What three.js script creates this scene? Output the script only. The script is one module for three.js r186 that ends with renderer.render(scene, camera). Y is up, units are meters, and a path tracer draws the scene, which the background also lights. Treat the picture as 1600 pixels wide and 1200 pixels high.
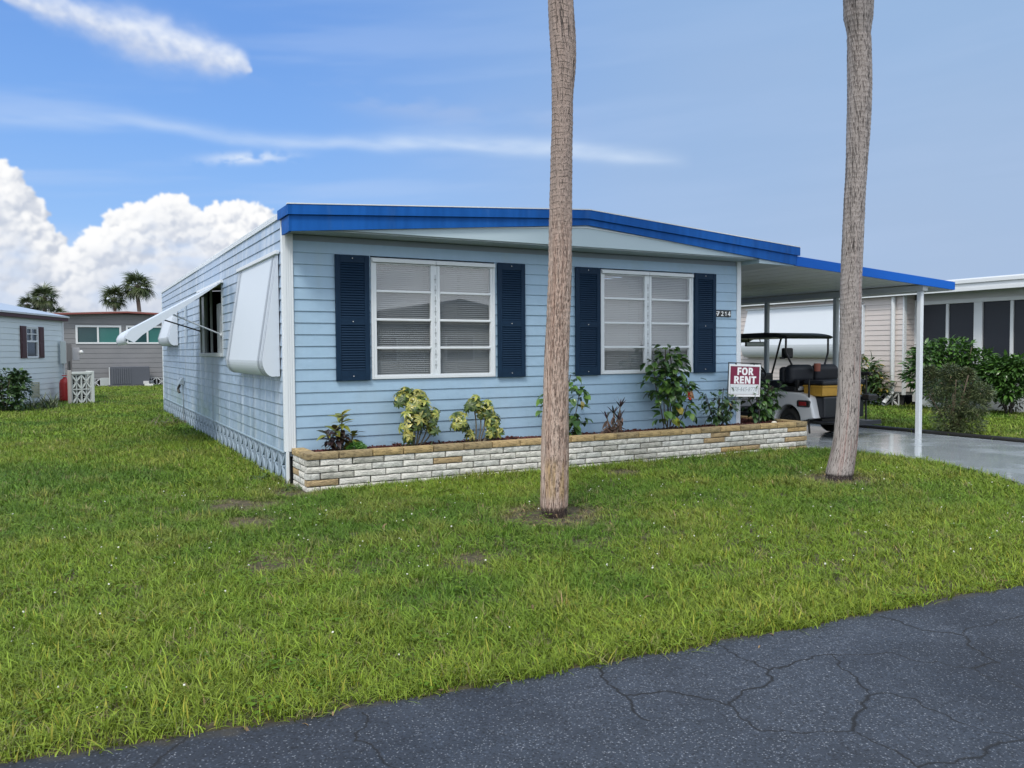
import * as THREE from 'three';
import { mergeGeometries } from 'three/addons/utils/BufferGeometryUtils.js';
import { RoundedBoxGeometry } from 'three/addons/geometries/RoundedBoxGeometry.js';

/* ------------------------------------------------------------------ camera, sky, sun, exposure */
const scene = new THREE.Scene();
const camera = new THREE.PerspectiveCamera(50.25, 4 / 3, 0.05, 3000);
{
  const m = new THREE.Matrix4().makeBasis(
    new THREE.Vector3(0.87864084, -0.00555229, 0.477451),
    new THREE.Vector3(0.02407443, 0.99917575, -0.03268412),
    new THREE.Vector3(-0.47687598, 0.04021197, 0.87805028));
  camera.quaternion.setFromRotationMatrix(m);
  camera.position.set(-2.0637, 1.4298, 8.9296);
}
scene.add(camera);
const renderer = new THREE.WebGLRenderer({ antialias: true });
renderer.toneMapping = THREE.LinearToneMapping;
renderer.toneMappingExposure = 1.25;
renderer.shadowMap.enabled = true;
const SKY_GAIN = 1.0;
const SUN_DIR = new THREE.Vector3(-0.42, 0.80, 0.42).normalize();
const sun = new THREE.DirectionalLight(0xfff7ec, 1.8);
sun.position.copy(SUN_DIR).multiplyScalar(60).add(new THREE.Vector3(4, 0, -4));
sun.target.position.set(4, 0, -4);
sun.castShadow = true; sun.shadow.radius = 24; sun.shadow.mapSize.set(4096, 4096);
Object.assign(sun.shadow.camera, { left: -30, right: 30, top: 30, bottom: -30, near: 1, far: 140 });
scene.add(sun, sun.target);

/* ------------------------------------------------------------------ small maths */
function rng(seed) { let a = seed >>> 0; return () => { a = (a + 0x6D2B79F5) | 0; let t = Math.imul(a ^ (a >>> 15), 1 | a); t = (t + Math.imul(t ^ (t >>> 7), 61 | t)) ^ t; return ((t ^ (t >>> 14)) >>> 0) / 4294967296; }; }
const clamp = (x, a = 0, b = 1) => Math.min(b, Math.max(a, x));
const lerp = (a, b, t) => a + (b - a) * t;
const sst = (a, b, x) => { const t = clamp((x - a) / (b - a)); return t * t * (3 - 2 * t); };
const mix3 = (a, b, t) => [lerp(a[0], b[0], t), lerp(a[1], b[1], t), lerp(a[2], b[2], t)];
function hash2(x, y) { let h = Math.imul(x, 374761393) + Math.imul(y, 668265263); h = Math.imul(h ^ (h >>> 13), 1274126177); return ((h ^ (h >>> 16)) >>> 0) / 4294967296; }
function vnoise(x, y) {
  const xi = Math.floor(x), yi = Math.floor(y); let fx = x - xi, fy = y - yi;
  fx = fx * fx * (3 - 2 * fx); fy = fy * fy * (3 - 2 * fy);
  const a = hash2(xi, yi), b = hash2(xi + 1, yi), c = hash2(xi, yi + 1), d = hash2(xi + 1, yi + 1);
  return a + (b - a) * fx + (c - a) * fy + (a - b - c + d) * fx * fy;
}
function fbm(x, y, o = 4) { let s = 0, a = 0.5, n = 0; for (let i = 0; i < o; i++) { s += a * vnoise(x, y); n += a; a *= 0.5; x = x * 2.03 + 17.3; y = y * 2.03 + 9.1; } return s / n; }
function curve(pts) { return (x) => { if (x <= pts[0][0]) return pts[0][1]; for (let i = 1; i < pts.length; i++) if (x <= pts[i][0]) { const [a, b] = pts[i - 1], [c, d] = pts[i]; return b + (d - b) * (x - a) / (c - a); } return pts[pts.length - 1][1]; }; }
const D2R = Math.PI / 180;

/* ------------------------------------------------------------------ sky picture (air and clouds only) */
function buildSky() {
  const W = 4096, H = 2048, data = new Float32Array(W * H * 4), PPD = W / 360;
  // --- cumulus bank, as piled spheres seen from far away, in degrees of azimuth and elevation
  const A0 = -75, A1 = 34, E0 = -2, E1 = 15, cw = Math.round((A1 - A0) * PPD), ch = Math.round((E1 - E0) * PPD);
  const zb = new Float32Array(cw * ch).fill(-9), lum = new Float32Array(cw * ch), r = rng(11);
  const top = curve([[-75, 7], [-60, 9.5], [-48, 7], [-36, 10], [-24, 8], [-14, 11], [-6, 10.4], [-3.2, 11.2], [-2.5, 10.6], [-1.9, 9.2], [-1.2, 7.3], [0.4, 6.4], [1.4, 7.2], [2.9, 9.1], [5, 9.6], [7, 10.1], [8.2, 9.3], [9.4, 9.7], [11.3, 10.0], [12.6, 9.2], [14.5, 8.2], [17, 6], [21, 4], [26, 3], [34, 2]]);
  const LX = -0.45, LY = 0.72, LZ = 0.53;
  function splat(ca, ce, cz, rad, tone) {
    const x0 = Math.max(0, Math.floor((ca - rad - A0) * PPD)), x1 = Math.min(cw - 1, Math.ceil((ca + rad - A0) * PPD)), y0 = Math.max(0, Math.floor((ce - rad - E0) * PPD)), y1 = Math.min(ch - 1, Math.ceil((ce + rad - E0) * PPD));
    for (let y = y0; y <= y1; y++) for (let x = x0; x <= x1; x++) {
      const dx = ((x + 0.5) / PPD + A0 - ca) / rad, dy = ((y + 0.5) / PPD + E0 - ce) / rad, d = dx * dx + dy * dy;
      if (d >= 1) continue;
      const nz = Math.sqrt(1 - d), z = cz + rad * nz, k = y * cw + x;
      if (z > zb[k]) { zb[k] = z; lum[k] = clamp(0.5 + 0.62 * (dx * LX + dy * LY + nz * LZ - 0.35) + tone); }
    }
  }
  for (let i = 0; i < 1150; i++) {
    const a = i < 500 ? lerp(-6, 24, r()) : lerp(A0, A1, r()), T = top(a), R = (0.55 + 0.75 * r()) * Math.min(1, T / 8), lay = Math.pow(r(), 0.7), e = lerp(0.5, T - R * 1.12, lay), z = r() * 0.8 + (1 - lay) * 1.6;
    const tone = -0.16 * (1 - sst(0.15, 0.75, e / T)) * (0.5 + r());
    splat(a, e, z, R, tone);
    for (let j = 0; j < 16; j++) {
      const th = r() * Math.PI * 2, up = r() * 1.35 - 0.35, q = Math.sqrt(Math.max(0, 1 - up * up)), R2 = R * (0.28 + 0.3 * r());
      const a2 = a + R * 0.8 * Math.cos(th) * q, e2 = e + R * 0.72 * up, z2 = z + R * 0.8 * Math.abs(Math.sin(th)) * q;
      splat(a2, e2, z2, R2, tone);
      for (let k = 0; k < 6; k++) { const t2 = r() * 6.283, u2 = r() * 1.3 - 0.3, q2 = Math.sqrt(Math.max(0, 1 - u2 * u2)); splat(a2 + R2 * 0.85 * Math.cos(t2) * q2, e2 + R2 * 0.8 * u2, z2 + R2 * 0.85 * Math.abs(Math.sin(t2)) * q2, R2 * (0.3 + 0.3 * r()), tone + (r() - 0.5) * 0.06); }
    }
  }
  const cov = new Float32Array(cw * ch); for (let k = 0; k < cw * ch; k++) cov[k] = zb[k] > -8 ? 1 : 0;
  const blur = (src, n) => { let a = src; for (let p = 0; p < n; p++) { const b = new Float32Array(cw * ch); for (let y = 0; y < ch; y++) for (let x = 0; x < cw; x++) { let s = 0, w = 0; for (let j = -1; j <= 1; j++) for (let i = -1; i <= 1; i++) { const X = x + i, Y = y + j; if (X < 0 || Y < 0 || X >= cw || Y >= ch) continue; const g = (i ? 1 : 2) * (j ? 1 : 2); s += g * a[Y * cw + X]; w += g; } b[y * cw + x] = s / w; } a = b; } return a; };
  const lumC = new Float32Array(cw * ch); for (let k = 0; k < cw * ch; k++) lumC[k] = lum[k] * cov[k];
  const lb = blur(lumC, 1), cb = blur(cov, 1), lb2 = blur(lb, 9), cb2 = blur(cb, 9);
  const bil = (a, x, y) => { x = clamp(x - 0.5, 0, cw - 1.001); y = clamp(y - 0.5, 0, ch - 1.001); const i = Math.floor(x), j = Math.floor(y), fx = x - i, fy = y - j, k = j * cw + i; return (a[k] * (1 - fx) + a[k + 1] * fx) * (1 - fy) + (a[k + cw] * (1 - fx) + a[k + cw + 1] * fx) * fy; };

  const blueV = [[-5, [0.50, 0.61, 0.78]], [2, [0.45, 0.58, 0.79]], [8, [0.25, 0.435, 0.75]], [14, [0.175, 0.352, 0.71]], [20, [0.135, 0.290, 0.645]], [35, [0.09, 0.215, 0.54]], [90, [0.08, 0.18, 0.46]]];
  const blue = (el) => { for (let i = 1; i < blueV.length; i++) if (el <= blueV[i][0]) return mix3(blueV[i - 1][1], blueV[i][1], clamp((el - blueV[i - 1][0]) / (blueV[i][0] - blueV[i - 1][0]))); return blueV[blueV.length - 1][1]; };
  const cirrus = curve([[-40, 12.2], [-3.1, 13.5], [0.9, 13.9], [3.7, 14.15], [7.1, 14.0], [9.8, 13.65], [13.5, 13.75], [19.8, 13.95], [24.2, 14.05], [31.3, 13.55], [37.4, 12.95], [44, 12.0]]);
  const cirrusW = curve([[-40, 0], [-10, 0.08], [-2, 0.15], [1, 0.26], [4, 0.34], [9, 0.46], [14, 0.45], [20, 0.55], [28, 0.62], [34, 0.7], [38, 0.45], [41, 0], [50, 0]]);
  const hazeE = curve([[4, 19.2], [10.3, 18.6], [14.4, 18.2], [18.1, 16.9], [24.2, 16.1], [30.8, 15.4], [40, 15]]);
  const hazeW = curve([[5, 0], [10, 0.1], [15, 0.2], [22, 0.16], [30, 0.1], [40, 0]]);
  const sv = SUN_DIR;
  function sky(az, el, fine) {
    const ce = Math.cos(el * D2R), dx = Math.sin(az * D2R) * ce, dy = Math.sin(el * D2R), dz = -Math.cos(az * D2R) * ce;
    let c = blue(el);
    // pale brightening of the blue towards the right and low down
    const right = sst(10, 44, az) * (1 - sst(110, 150, az));
    const n1 = fbm(az * 0.09 + 3, el * 0.16 + 5, fine ? 4 : 3);
    c = mix3(c, mix3([0.258, 0.388, 0.595], [0.33, 0.425, 0.585], sst(25, 3, el) * 0.8 + (n1 - 0.5) * 0.4), right * (0.84 + 0.12 * sst(40, 58, az)));
    const streak = fbm(az * 0.05 + el * 0.09, el * 0.55 - az * 0.05 + 40, fine ? 5 : 3);
    c = mix3(c, [0.42, 0.53, 0.74], 0.34 * sst(0.44, 0.8, streak) * (1 - right * 0.7) * sst(30, 14, el));
    if (fine) {
      const wob = (fbm(az * 0.22, 7.7, 3) - 0.5) * 0.5, d = el - cirrus(az) - wob, th = 0.22 + 0.32 * fbm(az * 0.13 + 8, 3.3, 2), tail = d < 0 ? th : th * 1.5;
      c = mix3(c, [0.58, 0.67, 0.79], cirrusW(az) * Math.exp(-(d * d) / (tail * tail)) * (0.45 + 0.75 * fbm(az * 0.5 + el * 0.6, el * 2.6, 4)));
      const dh = el - hazeE(az), hw = 0.9; c = mix3(c, [0.38, 0.46, 0.64], hazeW(az) * 2.2 * Math.exp(-(dh * dh) / (hw * hw)) * sst(0.3, 0.7, fbm(az * 0.25, el * 0.7 + 2, 4)));
      // long white cloud high on the left
      const u = (az - 4.2) * 0.985 + (el - 19.2) * -0.17, v = (el - 19.15) * 0.985 + (az - 4.2) * 0.155;
      const w0 = fbm(az * 0.7 + 3, el * 1.1, 5), w1 = fbm(az * 1.9 + el, el * 2.6 - az * 0.5, 4), wr = v + (w0 - 0.5) * 1.1 - 0.05;
      const lens = 1.3 * Math.sqrt(Math.max(0, 1 - (u / 7.2) * (u / 7.2))) * (0.72 + 0.28 * sst(-7, 3, u));
      const body = lens > 0 ? Math.exp(-Math.pow(Math.abs(wr) / Math.max(lens, 0.05), 2.6) * 1.1) : 0;
      c = mix3(c, mix3([0.48, 0.54, 0.67], [0.70, 0.735, 0.79], sst(-0.6, 0.9, v + w1 - 0.5)), clamp(body * (0.62 + 0.5 * w1)) * 0.92);
      // little torn cloud under the streak
      const u2 = (az - 10.9) / 2.5, v2 = (el - 12.62 - 0.10 * (az - 10.9)) / 0.32, b2 = Math.exp(-u2 * u2 * 1.1 - v2 * v2);
      c = mix3(c, [0.62, 0.69, 0.79], clamp(b2 * sst(0.30, 0.62, fbm(az * 1.4 + 9, el * 2.6, 5)) * 1.1) * 0.8);
      const hz = sst(8.5, 2.5, el) * (1 - sst(12, 34, az)); c = mix3(c, [0.55, 0.62, 0.73], hz * 0.75);
    }
    if (az > A0 && az < A1 && el > E0 && el < E1) {
      const wx = (fbm(az * 2.6, el * 2.6, 3) - 0.5) * 7, wy = (fbm(az * 2.6 + 31, el * 2.6 + 7, 3) - 0.5) * 7;
      const X = (az - A0) * PPD + wx, Y = (el - E0) * PPD + wy, a = bil(cb, X, Y);
      if (a > 0.001) {
        const L = lerp(bil(lb, X, Y) / Math.max(a, 0.02), bil(lb2, X, Y) / Math.max(bil(cb2, X, Y), 0.02), 0.3), T = top(az);
        const low = 1 - sst(0.3, 0.95, el / T + (fbm(az * 0.5, el * 0.8, 3) - 0.5) * 0.5);
        let cc = mix3([0.43, 0.475, 0.565], [0.81, 0.81, 0.81], sst(0.16, 0.80, L)); cc = mix3(cc, [0.50, 0.545, 0.635], low * 0.7);
        const gap = low * sst(0.50, 0.74, fbm(az * 0.45 + 70, el * 0.9, 4)) * 0.5;
        c = mix3(c, cc, sst(0.12, 0.75, a) * (1 - gap) * (1 - sst(20, 33, az)) * sst(A0, A0 + 12, az));
      }
    }
    // pale broken cloud deck overhead and behind the photographer
    let da = Math.abs(((az - 25 + 540) % 360) - 180); const ang = Math.acos(clamp(Math.cos(el * D2R) * Math.cos(da * D2R), -1, 1)) / D2R;
    const deck = sst(38, 88, ang);
    if (deck > 0) {
      const s = 1 / Math.max(0.18, dy + 0.12), px = dx * s, pz = dz * s, n = fbm(px * 1.3 + 20, pz * 1.3 + 4, fine ? 5 : 4);
      c = mix3(c, mix3([0.60, 0.68, 0.80], [1.34, 1.42, 1.52], sst(0.28, 0.72, n)), deck * 0.92);
    }
    const cs = dx * sv.x + dy * sv.y + dz * sv.z, g = Math.exp((cs - 1) * 18); c = [c[0] + 1.3 * g, c[1] + 1.25 * g, c[2] + 1.15 * g];
    if (el < 0) { const f = sst(0, -12, el); c = mix3(c, [0.16, 0.19, 0.14], f); }
    return c;
  }
  const put = (x, y, c) => { const k = (y * W + x) * 4; data[k] = c[0] * SKY_GAIN; data[k + 1] = c[1] * SKY_GAIN; data[k + 2] = c[2] * SKY_GAIN; data[k + 3] = 1; };
  const azOf = (x) => { let a = ((x + 0.5) / W - 0.5) * 360 + 90; if (a > 180) a -= 360; return a; }, elOf = (y) => ((y + 0.5) / H - 0.5) * 180;
  const S = 8, gw = W / S, gh = H / S, grid = [];
  for (let j = 0; j <= gh; j++) for (let i = 0; i <= gw; i++) { const a = azOf((i % gw) * S), e = clamp(elOf(j * S), -90, 90); grid.push(sky(a, e, a > -62 && a < 112 && e > -4 && e < 62)); }
  for (let y = 0; y < H; y++) {
    const e = elOf(y);
    for (let x = 0; x < W; x++) {
      const a = azOf(x);
      if (a > -60 && a < 110 && e > -3 && e < 60 && (e < 26 || (x + y) % 1 === 0)) { if (e < 27 && a > -40 && a < 100) { put(x, y, sky(a, e, true)); continue; } }
      const gx = x / S, gy = y / S, i = Math.floor(gx), j = Math.floor(gy), fx = gx - i, fy = gy - j, k = j * (gw + 1) + i;
      put(x, y, mix3(mix3(grid[k], grid[k + 1], fx), mix3(grid[k + gw + 1], grid[k + gw + 2], fx), fy));
    }
  }
  const t = new THREE.DataTexture(data, W, H, THREE.RGBAFormat, THREE.FloatType);
  t.mapping = THREE.EquirectangularReflectionMapping; t.colorSpace = THREE.LinearSRGBColorSpace; t.magFilter = t.minFilter = THREE.LinearFilter; t.wrapS = THREE.RepeatWrapping; t.needsUpdate = true;
  scene.background = t; scene.environment = t;
}
buildSky();

/* ------------------------------------------------------------------ naming, materials, geometry helpers */
const used = new Map();
function numbered(n) { const k = used.get(n) || 0; used.set(n, k + 1); return k ? n + '_' + String(k).padStart(3, '0') : n; }
function tag(o, label, category, group, kind) { if (label) o.userData.label = label; if (category) o.userData.category = category; if (group) o.userData.group = group; if (kind) o.userData.kind = kind; return o; }
function thing(name, label, category, pos = [0, 0, 0], turn = 0, group) { const g = new THREE.Group(); g.name = numbered(name); g.position.set(...pos); g.rotation.y = turn; scene.add(g); return tag(g, label, category, group); }
function sub(name, parent, pos) { const g = new THREE.Group(); g.name = name; if (pos) g.position.set(...pos); parent.add(g); return g; }
function mesh(name, geo, mat, parent, kind) {
  if (Array.isArray(geo)) geo = merge(geo);
  const m = new THREE.Mesh(geo, mat); m.castShadow = m.receiveShadow = true; m.name = parent ? name : numbered(name); (parent || scene).add(m); if (kind) m.userData.kind = kind; return m;
}
function merge(list) {
  const hasC = list.some((g) => g.attributes.color);
  return mergeGeometries(list.map((g) => { const q = g.index ? g.toNonIndexed() : g; for (const k of Object.keys(q.attributes)) if (!['position', 'normal', 'uv', 'color'].includes(k)) q.deleteAttribute(k); if (hasC && !q.attributes.color) q.setAttribute('color', new THREE.BufferAttribute(new Float32Array(q.attributes.position.count * 3).fill(1), 3)); return q; }));
}
function M(c, rough = 0.6, o = {}) { const m = new THREE.MeshPhysicalMaterial({ roughness: rough, side: THREE.DoubleSide, ...o }); m.color.setRGB(...(Array.isArray(c) ? c : [c, c, c])); return m; }
function B(w, h, d, x = 0, y = 0, z = 0, r = 0) { const g = r ? new RoundedBoxGeometry(w, h, d, 1, Math.min(r, w * 0.45, h * 0.45, d * 0.45)) : new THREE.BoxGeometry(w, h, d); return g.translate(x, y, z); }
// box by corner ranges
function R(x0, x1, y0, y1, z0, z1, r = 0) { return B(x1 - x0, y1 - y0, z1 - z0, (x0 + x1) / 2, (y0 + y1) / 2, (z0 + z1) / 2, r); }
function cyl(a, b, r0, r1 = r0, seg = 10) {
  const A = new THREE.Vector3(...a), Bv = new THREE.Vector3(...b), d = Bv.clone().sub(A), g = new THREE.CylinderGeometry(r1, r0, d.length(), seg, 1);
  g.applyQuaternion(new THREE.Quaternion().setFromUnitVectors(new THREE.Vector3(0, 1, 0), d.clone().normalize())); return g.translate(...A.add(Bv).multiplyScalar(0.5).toArray());
}
function tube(pts, r, seg = 24, rs = 8) { return new THREE.TubeGeometry(new THREE.CatmullRomCurve3(pts.map((p) => new THREE.Vector3(...p)), false, 'catmullrom', 0.3), seg, r, rs); }
function prism(pts, depth, bevel = 0) { const s = new THREE.Shape(pts.map((p) => new THREE.Vector2(...p))); return new THREE.ExtrudeGeometry(s, { depth, bevelEnabled: bevel > 0, bevelThickness: bevel, bevelSize: bevel, bevelSegments: 1, curveSegments: 10 }); }
function sRGB(v) { v = clamp(v); return 255 * (v <= 0.0031308 ? v * 12.92 : 1.055 * Math.pow(v, 1 / 2.4) - 0.055); }
function texC(w, h, fn) { // colour texture from linear values
  const d = new Uint8Array(w * h * 4); for (let y = 0; y < h; y++) for (let x = 0; x < w; x++) { const c = fn((x + 0.5) / w, (y + 0.5) / h, x, y), k = (y * w + x) * 4; d[k] = sRGB(c[0]); d[k + 1] = sRGB(c[1]); d[k + 2] = sRGB(c[2]); d[k + 3] = 255; }
  const t = new THREE.DataTexture(d, w, h); t.colorSpace = THREE.SRGBColorSpace; return finish(t);
}
function texG(w, h, fn) { const d = new Uint8Array(w * h * 4); for (let y = 0; y < h; y++) for (let x = 0; x < w; x++) { const v = 255 * clamp(fn((x + 0.5) / w, (y + 0.5) / h, x, y)), k = (y * w + x) * 4; d[k] = d[k + 1] = d[k + 2] = v; d[k + 3] = 255; } return finish(new THREE.DataTexture(d, w, h)); }
function finish(t) { t.wrapS = t.wrapT = THREE.RepeatWrapping; t.magFilter = THREE.LinearFilter; t.minFilter = THREE.LinearMipmapLinearFilter; t.generateMipmaps = true; t.needsUpdate = true; return t; }
function uvScale(g, fn) { const p = g.attributes.position, u = new Float32Array(p.count * 2); for (let i = 0; i < p.count; i++) { const q = fn(p.getX(i), p.getY(i), p.getZ(i)); u[2 * i] = q[0]; u[2 * i + 1] = q[1]; } g.setAttribute('uv', new THREE.BufferAttribute(u, 2)); return g; }
function tint(g, c) { const n = g.attributes.position.count, a = new Float32Array(n * 3); for (let i = 0; i < n; i++) a.set(c, i * 3); g.setAttribute('color', new THREE.BufferAttribute(a, 3)); return g; }

/* ------------------------------------------------------------------ ground, road, driveway */
const roadEdge = curve([[-60, 1.2], [-12, 4.75], [-6, 5.25], [-2.3, 5.607], [-1.46, 5.742], [-0.378, 5.83], [1.042, 5.95], [3.07, 6.08], [8, 6.3], [60, 8.5]]);
const driveL = curve([[-20, 7.36], [0.7, 7.36], [1.4, 7.5], [2.3, 7.5], [3.0, 7.25], [4.07, 6.6], [5.0, 5.75], [6.6, 4.3]]);
const cracks = [
  [[0, 5.9], [-0.05, 6.04], [-0.06, 6.15], [-0.07, 6.22], [0.06, 6.26], [0.14, 6.31], [0.19, 6.41], [0.24, 6.5], [0.35, 6.45], [0.51, 6.43], [0.64, 6.32], [0.74, 6.32], [0.89, 6.31], [1.05, 6.32]],
  [[-0.07, 6.22], [-0.12, 6.33], [-0.13, 6.45]],
  [[0.24, 6.5], [0.22, 6.56], [0.2, 6.65], [0.18, 6.72], [0.26, 6.76], [0.32, 6.82], [0.48, 6.89], [0.48, 6.96], [0.48, 7.05], [0.47, 7.14], [0.45, 7.18], [0.4, 7.6]],
  [[0.64, 6.32], [0.67, 6.21], [0.64, 6.13], [0.67, 5.98]], [[1.05, 6.32], [1.01, 6.4], [0.92, 6.56], [0.81, 6.71], [0.89, 6.73], [0.94, 6.82], [0.9, 6.91], [0.91, 6.98], [0.9, 7.07], [0.96, 7.24]],
  [[0.81, 6.71], [0.72, 6.74], [0.48, 6.89]], [[1.05, 6.32], [1.12, 6.37], [1.22, 6.41], [1.3, 6.44], [1.31, 6.55], [1.39, 6.61], [1.46, 6.74], [1.41, 6.86], [1.41, 6.99], [1.6, 7.4]],
  [[1.72, 6.06], [1.72, 6.2], [1.71, 6.32], [1.81, 6.41], [1.82, 6.48], [1.72, 6.55], [1.64, 6.67], [1.62, 6.76], [1.46, 6.74]], [[1.84, 6.46], [2.1, 6.44], [2.19, 6.41], [2.28, 6.43], [2.6, 6.5], [3.1, 6.4]],
  [[0.45, 7.18], [0.58, 7.22], [0.69, 7.24], [0.83, 7.21], [0.96, 7.24], [1.3, 7.3], [1.6, 7.4]],
  [[-1.07, 5.84], [-1.08, 5.93], [-1.15, 6.0], [-1.17, 6.06], [-1.13, 6.14], [-1.13, 6.23], [-1.12, 6.3], [-1.0, 6.5], [-0.9, 6.9]], [[-1.71, 5.73], [-1.76, 5.79], [-1.83, 5.88], [-1.9, 6.1], [-2.2, 6.4]],
];
{
  const lawnT = texC(1024, 1024, (u, v) => { const n = fbm(u * 60, v * 60, 4), m = fbm(u * 260, v * 260, 2), p = fbm(u * 9, v * 9, 3); let c = mix3([0.030, 0.026, 0.013], [0.072, 0.066, 0.030], n); c = mix3(c, [0.125, 0.092, 0.058], sst(0.50, 0.70, m) * 0.6 + 0.25 * sst(0.5, 0.7, p)); return c; });
  const lawnB = texG(512, 512, (u, v) => fbm(u * 90, v * 90, 3));
  const g = new THREE.PlaneGeometry(1600, 1600, 1, 1).rotateX(-Math.PI / 2); uvScale(g, (x, y, z) => [x / 7, z / 7]);
  tag(mesh('ground', g, M(1, 0.95, { map: lawnT, bumpMap: lawnB, bumpScale: 0.02 })), 'flat lawn soil reaching to the horizon', null, null, 'structure');

  // asphalt: one 8.2 x 4.1 m picture of aggregate, sealed binder and cracks
  const TW = 2048, TH = 1024, RX = 8.2, RZ = 4.1, X0 = -2.9, Z0 = 5.5, hgt = new Float32Array(TW * TH), crk = new Float32Array(TW * TH), rr = rng(5);
  for (const c0 of cracks) {
    // roughen each polyline by midpoint displacement, then stamp it
    let pts = c0.map((p) => p.slice()); for (let k = 0; k < 4; k++) { const q = []; for (let i = 0; i + 1 < pts.length; i++) { const [a, b] = [pts[i], pts[i + 1]], L = Math.hypot(b[0] - a[0], b[1] - a[1]); q.push(a, [(a[0] + b[0]) / 2 + (rr() - 0.5) * 0.34 * L, (a[1] + b[1]) / 2 + (rr() - 0.5) * 0.34 * L]); } q.push(pts[pts.length - 1]); pts = q; }
    const wide = 0.0030 + 0.0026 * rr();
    for (let i = 0; i + 1 < pts.length; i++) {
      const [a, b] = [pts[i], pts[i + 1]], n = Math.ceil(Math.hypot(b[0] - a[0], b[1] - a[1]) / 0.002), w = wide * (0.45 + 1.1 * vnoise(i * 0.35, wide * 4e4));
      for (let k = 0; k <= n; k++) {
        const x = (lerp(a[0], b[0], k / n) - X0) / RX * TW, y = (lerp(a[1], b[1], k / n) - Z0) / RZ * TH, pr = 3;
        for (let j = -pr; j <= pr; j++) for (let q = -pr; q <= pr; q++) { const xx = Math.round(x) + q, yy = Math.round(y) + j; if (xx < 0 || yy < 0 || xx >= TW || yy >= TH) continue; const d = Math.hypot(xx - x, yy - y) * 0.004, s = Math.exp(-(d * d) / (w * w)); const id = yy * TW + xx; if (s > crk[id]) crk[id] = s; }
      }
    }
  }
  const map = texC(TW, TH, (u, v, x, y) => {
    const X = X0 + u * RX, Z = Z0 + v * RZ, h1 = hash2(x + 7, y + 3), h2 = hash2(x >> 1, (y >> 1) + 999), big = fbm(X * 1.3, Z * 1.3, 4), mid = fbm(X * 14, Z * 14, 3);
    let c = mix3([0.020, 0.0265, 0.039], [0.038, 0.048, 0.066], sst(0.3, 0.7, big)); const g2 = 0.72 + 0.56 * h1 * 0.7 + 0.3 * (mid - 0.5); c = c.map((q) => q * g2);
    const rub = sst(0.42, 0.66, big);
    if (h1 > 0.971 - 0.015 * rub) c = mix3(c, [0.36, 0.38, 0.41], 0.3 + 0.65 * h2); else if (h2 > 0.93) c = c.map((q) => q * 1.6); else if (h2 < 0.12) c = c.map((q) => q * 0.55);
    const ed = Z - roadEdge(X); c = mix3(c, [0.048, 0.042, 0.028], sst(0.07, 0.0, ed + (fbm(X * 9, Z * 9, 3) - 0.5) * 0.12) * (0.35 + 0.65 * mid) * 0.8);
    hgt[y * TW + x] = clamp(0.55 + 0.35 * (h1 - 0.5) + 0.5 * (h2 - 0.5)) * (1 - crk[y * TW + x]);
    return mix3(c, [0.008, 0.009, 0.011], clamp(crk[y * TW + x] * 1.7));
  });
  const bump = texG(TW, TH, (u, v, x, y) => hgt[y * TW + x]);
  const rgh = texG(512, 256, (u, v) => 0.62 + 0.3 * fbm(u * 20, v * 10, 4));
  // the road sheet: a strip along the ragged edge of the lawn
  const xs = []; for (let x = -60; x < -5; x += 5) xs.push(x); for (let x = -5; x <= 7; x += 0.04) xs.push(x); for (let x = 8; x <= 62; x += 6) xs.push(x);
  const pos = [], idx = [], uv = []; xs.forEach((x, i) => { const near = x > -5 && x < 7, e = roadEdge(x) + (near ? (fbm(x * 4, 3, 4) - 0.5) * 0.075 + (hash2(Math.round(x * 25), 8) - 0.5) * 0.012 : 0); for (const [z, y] of [[e, -0.004], [e + 0.02, 0.004], [e + 7.2, 0.004]]) { pos.push(x, y, z); uv.push((x - X0) / RX, (z - Z0) / RZ); } if (i) { const a = (i - 1) * 3, b = i * 3; for (let k = 0; k < 2; k++) idx.push(a + k, a + k + 1, b + k, b + k, a + k + 1, b + k + 1); } });
  const rg = new THREE.BufferGeometry(); rg.setAttribute('position', new THREE.Float32BufferAttribute(pos, 3)); rg.setAttribute('uv', new THREE.Float32BufferAttribute(uv, 2)); rg.setIndex(idx); rg.computeVertexNormals();
  tag(mesh('road', rg, M(1, 1, { map, bumpMap: bump, bumpScale: 0.004, roughnessMap: rgh })), 'cracked dark grey asphalt road in front of the lawn', null, null, 'structure');

  // driveway: painted, wet concrete slab
  const dT = texC(1024, 1024, (u, v) => { const n = fbm(u * 14, v * 22, 5), s = fbm(u * 5 + 9, v * 60, 3), m = fbm(u * 120, v * 180, 2); let c = mix3([0.38, 0.435, 0.48], [0.46, 0.51, 0.55], n); c = mix3(c, [0.50, 0.54, 0.57], sst(0.62, 0.8, s) * 0.3); return c.map((q) => q * (0.93 + 0.14 * m)); });
  const dR = texG(512, 512, (u, v) => { const n = fbm(u * 8 + 3, v * 14, 4); return 0.10 + 0.16 * sst(0.35, 0.8, n); });
  const dBm = texG(512, 512, (u, v) => fbm(u * 10, v * 18, 4));
  const dg = [], di = [], du = [], zs = []; for (let z = -10; z < 0.5; z += 1.5) zs.push(z); for (let z = 0.6; z <= 6.4; z += 0.1) zs.push(z);
  zs.forEach((z, i) => { const l = z < 0.5 ? 6.64 : driveL(z) + (fbm(z * 3, 1, 3) - 0.5) * 0.08, r = 10.36; for (const [x, y] of [[l, -0.02], [l, 0.03], [r, 0.03], [r, -0.02]]) { dg.push(x, y, z); du.push(x / 4, z / 6); } if (i) { const a = (i - 1) * 4, b = i * 4; for (let k = 0; k < 3; k++) di.push(a + k, b + k, a + k + 1, a + k + 1, b + k, b + k + 1); } });
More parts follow.
